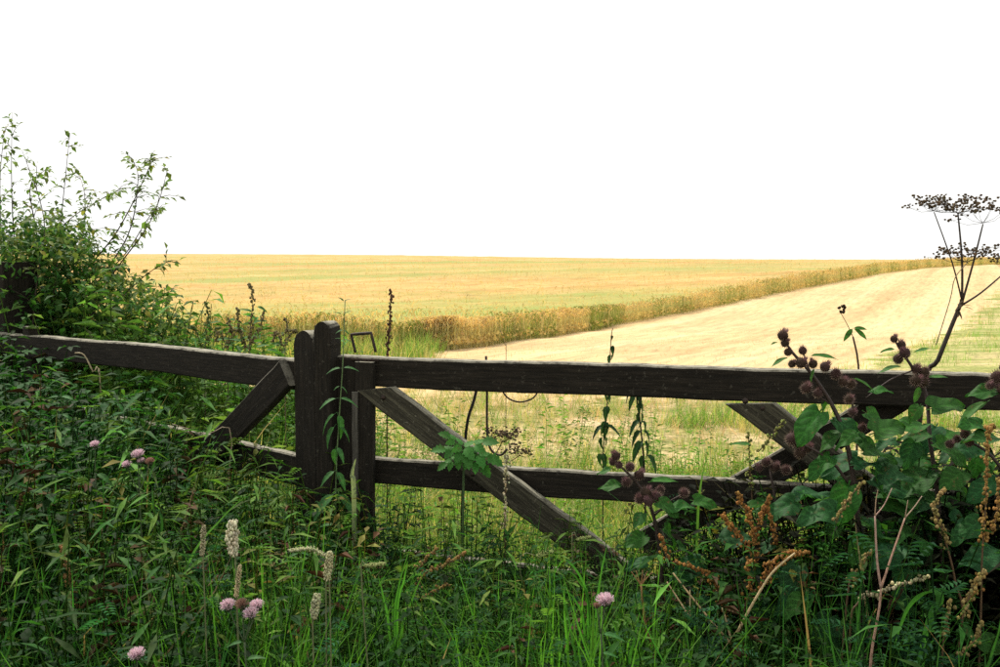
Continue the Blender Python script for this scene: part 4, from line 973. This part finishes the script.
# fluffy pale seed spikes
def spike(label, base, pts, r, col, cat='seed head', name='seed_head'):
    o, b = plant(name, base, label, cat)
    P = [P3(q) for q in pts]; stem(o, b, [b.copy()] + P[:2], .0022, .0015, (.14, .16, .07))
    q = smooth(local(P[1:], b), 10); mb = MB(); mb.tube(q, .0015, 4, (.2, .18, .1))
    Y = pts[1][2]; rr = r * Y / FPX
    n = 130
    for k in range(n):
        t = k / n * (len(q) - 1); j = min(int(t), len(q) - 2); c = q[j].lerp(q[j + 1], t - j); a = k * 2.4
        e = Vector((math.cos(a), math.sin(a), R.uniform(-.2, .5))) * rr * (.4 + .6 * math.sin(PI * (.12 + .8 * k / n))) * R.uniform(.5, 1)
        mb.blob(c + e, rr * .22, vary(col, .3, .06), 5, 3, 1.5, .3)
    mb.build('seed_spike', M_dry, o); return o
CR = (.55, .52, .36)
spike('plump cream seed spike above the cluster of thistle heads', ground_pt(238, 2.5), [(236, 575, 2.5), (234, 555, 2.5), (232, 538, 2.5), (233, 522, 2.5)], 6.5, CR)
spike('slim tan seed spike just over the thistle cluster', ground_pt(239, 2.45), [(238, 640, 2.45), (236, 597, 2.45), (240, 565, 2.45)], 3, (.45, .38, .22))
spike('thin pale seed spike left of the plump cream one', ground_pt(204, 2.6), [(204, 580, 2.6), (202, 556, 2.6), (204, 526, 2.6)], 3.2, (.35, .32, .2))
spike('short cream seed spike below the nettle on the posts', ground_pt(314, 2.45), [(313, 640, 2.45), (314, 618, 2.45), (317, 595, 2.45)], 5, (.40, .40, .24))
spike('cream seed spike hanging left of the nettle stem', ground_pt(328, 2.5), [(330, 600, 2.5), (327, 580, 2.5), (330, 552, 2.5)], 4.5, (.44, .42, .24))
spike('pale seed spike bent over sideways under the posts', ground_pt(322, 2.55), [(326, 600, 2.55), (326, 556, 2.55), (310, 549, 2.55), (290, 551, 2.55)], 4, (.42, .42, .24))
spike('greenish catkin like head lying over the lowest rail', ground_pt(560, 3.35), [(520, 570, 3.35), (538, 556, 3.35), (552, 552, 3.35)], 4, (.24, .28, .10))
spike('small pale green head beside the foot of the brace', ground_pt(585, 3.3), [(572, 548, 3.3), (578, 540, 3.3), (590, 537, 3.3)], 3, (.24, .28, .10))
spike('pale seed head curving over the foreground grass, right of the posts', ground_pt(380, 2.6), [(362, 590, 2.6), (366, 566, 2.6), (384, 564, 2.6)], 4, (.24, .27, .10))

# dry stalks
def stalks(name, label, base, lines, col, r0, cat='dry stalk', mat=M_stem):
    o, b = plant(name, base, label, cat)
    for i, ln in enumerate(lines):
        P = [P3(q) for q in ln[0]]
        if i == 0 and ln[2]: P = [b.copy()] + P
        stem(o, b, P, ln[1], ln[1] * .6, vary(col, .1), 'stalk' if i else 'stem', mat, 6, 4)
    return o
TAN = (.42, .29, .17)
Y = 2.55
stalks('forked_stalk', 'pale forked dry stalk standing in front of the dark burdock leaves', ground_pt(868, Y), [([(869, 690, Y), (872, 650, Y), (879, 610, Y), (881, 588, Y)], .0042, True), ([(881, 588, Y), (877, 560, Y), (875, 516, Y)], .0035, False), ([(881, 588, Y), (892, 555, Y), (905, 518, Y)], .0032, False),
        ([(875, 516, Y), (884, 505, Y), (892, 488, Y)], .0018, False), ([(875, 516, Y), (876, 500, Y), (878, 490, Y)], .0015, False), ([(905, 518, Y), (915, 506, Y), (922, 496, Y)], .0018, False), ([(905, 518, Y), (908, 500, Y)], .0014, False)], (.40, .27, .19), .004)
Y = 2.75
stalks('split_stalk', 'pale straw coloured stalk splitting in three near the bottom edge', ground_pt(734, Y), [([(734, 680, Y), (732, 645, Y)], .004, True), ([(732, 645, Y), (712, 622, Y), (690, 595, Y), (673, 573, Y)], .0032, False), ([(731, 640, Y), (726, 620, Y), (722, 608, Y)], .003, False),
        ([(737, 633, Y), (752, 605, Y), (772, 573, Y), (795, 553, Y)], .0042, False), ([(690, 618, Y), (680, 602, Y), (667, 582, Y)], .0026, False), ([(690, 618, Y), (690, 590, Y)], .002, False)], (.50, .37, .19), .004)
stalks('brown_stalk', 'rust brown dry stalk with a frayed top left of the split stalk', ground_pt(652, 2.8), [([(652, 662, 2.8), (645, 625, 2.8), (641, 583, 2.8)], .0042, True)] + [([(641, 585, 2.8), (641 + dx, 578 - abs(dx) * .2, 2.8), (641 + dx * 1.6, 570 + abs(dx) * .3, 2.8)], .0016, False) for dx in (-6, -3, 1, 4, 7)], (.26, .14, .06), .004)
stalks('bent_stalk', 'bent pale dry stalk lying over the left gate rail', ground_pt(96, 4.9), [([(100, 385, 4.9), (93, 372, 4.9), (84, 355, 4.9), (75, 353, 4.9)], .0048, True)], (.34, .25, .15), .004)
stalks('dry_twig', 'thin pale twig along the sunk middle rail of the left gate', ground_pt(200, 4.4), [([(232, 442, 4.4), (205, 434, 4.4), (172, 424, 4.4)], .003, True)], (.28, .24, .14), .003)
stalks('dry_twig', 'thin dry straw caught upright on the rail between latch and wire', ground_pt(505, 4.4), [([(506, 370, 4.4), (505, 345, 4.4), (497, 322, 4.4)], .0016, True)], (.25, .17, .08), .003)

# single long grasses that stand out
def long_blades(name, label, base, blades, col, wpx=2.6, cat='grass clump'):
    o, b = plant(name, base, label, cat)
    for ln in blades:
        q = smooth([b.copy() - b] + local([P3(v) for v in ln], b), 6); mb = MB(); V = []; n = len(q)
        wd = wpx * ln[0][2] / FPX / 2
        for i, p in enumerate(q):
            ww = wd * min(1, (1 - i / (n - 1)) * 2.2) ** .8
            s_ = Vector((1, R.uniform(-.05, .05) + .4, 0)).normalized()
            t = (q[min(i + 1, n - 1)] - q[max(i - 1, 0)]).normalized(); s_ = (s_ - t * s_.dot(t)).normalized()
            V += [p - s_ * ww, p + Vector((0, -ww * .5, 0)), p + s_ * ww]
        F = []
        for i in range(n - 1):
            for k in (0, 1): F.append((i*3+k, i*3+k+1, i*3+k+4, i*3+k+3))
        mb.add(V, F, vary(col, .2)); mb.build('blade', M_blade, o)
GC = (.060, .20, .028)
long_blades('long_grass', 'clump of long bright grass blades left of centre at the bottom', ground_pt(400, 2.8), [[(395, 640, 2.8), (398, 590, 2.8), (410, 548, 2.8)], [(400, 650, 2.8), (412, 600, 2.8), (425, 570, 2.8)], [(390, 640, 2.8), (384, 600, 2.8), (378, 575, 2.8)], [(397, 625, 2.8), (404, 580, 2.8), (408, 560, 2.8)]], GC)
long_blades('long_grass', 'clump of curved grass blades below the end of the diagonal brace', ground_pt(590, 2.85), [[(588, 640, 2.85), (586, 590, 2.85), (566, 560, 2.85), (552, 578, 2.85)], [(595, 630, 2.85), (600, 580, 2.85), (607, 545, 2.85)], [(585, 640, 2.85), (575, 600, 2.85), (560, 590, 2.85)], [(590, 620, 2.85), (578, 580, 2.85), (562, 568, 2.85)]], GC, 2.6)
long_blades('long_grass', 'fan of upright grass blades between thistle and brown stalk', ground_pt(628, 2.7), [[(628, 680, 2.7), (634, 640, 2.7), (640, 610, 2.7)], [(622, 680, 2.7), (618, 640, 2.7), (612, 618, 2.7)], [(632, 680, 2.7), (645, 650, 2.7), (655, 640, 2.7)]], (.07, .22, .03), 3.6)
long_blades('long_grass', 'long grass blades arching beside the thin pale seed spike', ground_pt(175, 2.9), [[(170, 620, 2.9), (168, 590, 2.9), (150, 574, 2.9), (157, 606, 2.9)], [(172, 620, 2.9), (175, 580, 2.9), (186, 592, 2.9)], [(178, 630, 2.9), (190, 560, 2.9), (225, 515, 2.9), (247, 495, 2.9)], [(166, 630, 2.9), (160, 600, 2.9), (166, 570, 2.9)]], (.06, .17, .04), 2.4)
long_blades('long_grass', 'upright green grass blades at the far left of the foreground', ground_pt(48, 2.9), [[(48, 640, 2.9), (45, 600, 2.9), (41, 565, 2.9)], [(44, 640, 2.9), (35, 610, 2.9), (28, 590, 2.9)], [(40, 640, 2.9), (38, 605, 2.9), (39, 570, 2.9)]], GC, 3)
long_blades('long_grass', 'narrow grass blade standing over the middle rail under the burdock', ground_pt(695, 3.2), [[(697, 540, 3.2), (700, 490, 3.2), (708, 450, 3.2)]], (.09, .18, .04), 3)
long_blades('long_grass', 'tall dark grass blades in the left weeds above the thistles', ground_pt(104, 3.3), [[(105, 560, 3.3), (104, 520, 3.3), (103, 476, 3.3)], [(160, 540, 3.3), (154, 510, 3.3), (152, 486, 3.3)], [(52, 530, 3.3), (55, 500, 3.3), (56, 474, 3.3)]], (.04, .14, .03), 2.8)
long_blades('arched_leaf', 'long drooping green leaf in the dark corner right of the forked stalk', ground_pt(900, 2.6), [[(925, 640, 2.6), (940, 600, 2.6), (928, 592, 2.6), (908, 608, 2.6), (893, 650, 2.6)]], (.05, .15, .03), 11)
long_blades('bent_leaf', 'pale bent leaf in front of the post foot', ground_pt(352, 3.7), [[(354, 500, 3.7), (352, 475, 3.7), (356, 458, 3.7)]], (.22, .28, .16), 5)

# ------------------------------------------------------------------ leafy bush beyond the left gate
o, b = plant('bush', ground_pt(30, 7.0), 'loose leafy bush rising against the sky beyond the left gate', 'bush')
Yb = 6.9
BR = [[(20, 420), (18, 300), (12, 200), (12, 112)], [(25, 420), (36, 290), (44, 220), (22, 150)], [(40, 420), (54, 290), (62, 210), (70, 133)],
      [(50, 420), (70, 300), (118, 230), (148, 170), (150, 160)], [(50, 420), (90, 300), (128, 235), (138, 180), (132, 158)], [(60, 420), (98, 300), (150, 222), (168, 168)],
      [(60, 420), (105, 320), (140, 280), (166, 262)], [(70, 430), (120, 330), (145, 300), (170, 292)], [(0, 420), (-12, 250), (-8, 140)], [(30, 420), (30, 300), (60, 230), (100, 200), (120, 190)],
      [(10, 420), (2, 260), (0, 180), (5, 128)], [(40, 420), (60, 300), (80, 250), (85, 200), (78, 172)], [(-20, 420), (-50, 280), (-60, 180)], [(20, 400), (70, 290), (118, 262), (150, 216), (160, 208)], [(44, 400), (40, 260), (30, 190), (45, 170)]]
mb = MB(); fol = MB()
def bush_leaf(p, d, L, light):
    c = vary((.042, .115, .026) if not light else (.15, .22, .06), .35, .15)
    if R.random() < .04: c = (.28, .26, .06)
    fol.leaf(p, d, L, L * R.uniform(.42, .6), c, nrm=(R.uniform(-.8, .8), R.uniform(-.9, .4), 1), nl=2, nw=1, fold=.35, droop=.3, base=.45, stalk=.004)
for br in BR:
    Y0 = Yb + R.uniform(-.5, .5); P = smooth(local([at(x, y, Y0 + (i * R.uniform(-.1, .12))) for i, (x, y) in enumerate(br)], b), 8)
    mb.tube(P, taper(len(P), .007, .0012), 5, (.045, .035, .022))
    for i, p in enumerate(P):
        f = i / (len(P) - 1)
        for k in range(2 if f < .3 else (1 if R.random() < .6 else 0)):
            d = Vector((R.uniform(-1, 1), R.uniform(-1, 1), R.uniform(-.2, .9))).normalized(); Lt = R.uniform(.08, .26) * (1.15 - .8 * f)
            e = p + d * Lt; mb.tube([p, p.lerp(e, .5) + Vector((0, 0, .01)), e], [.003, .002, .001], 3, (.05, .04, .022), False)
            for m in range(7 if f < .6 else 4):
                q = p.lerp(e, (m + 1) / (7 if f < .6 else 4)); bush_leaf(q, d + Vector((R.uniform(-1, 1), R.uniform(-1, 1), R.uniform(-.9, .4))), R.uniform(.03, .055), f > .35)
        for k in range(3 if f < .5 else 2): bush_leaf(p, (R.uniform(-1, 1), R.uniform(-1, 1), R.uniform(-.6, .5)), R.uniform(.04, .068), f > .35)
mb.build('branch', M_stem, o)
# dense heart of the bush
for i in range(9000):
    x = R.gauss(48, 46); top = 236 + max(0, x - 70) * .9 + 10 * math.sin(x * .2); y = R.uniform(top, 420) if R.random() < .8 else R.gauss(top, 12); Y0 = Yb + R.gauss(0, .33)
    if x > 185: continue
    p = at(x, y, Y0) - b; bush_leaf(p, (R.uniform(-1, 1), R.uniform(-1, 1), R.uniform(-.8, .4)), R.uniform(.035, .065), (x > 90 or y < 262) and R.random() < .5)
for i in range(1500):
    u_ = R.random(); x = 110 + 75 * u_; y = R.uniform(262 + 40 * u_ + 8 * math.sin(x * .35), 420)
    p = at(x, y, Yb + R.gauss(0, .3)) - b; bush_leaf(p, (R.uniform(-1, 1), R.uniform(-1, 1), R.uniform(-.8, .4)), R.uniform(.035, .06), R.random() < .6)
fo = fol.build('foliage', M_leaf, o); fo['kind'] = 'stuff'
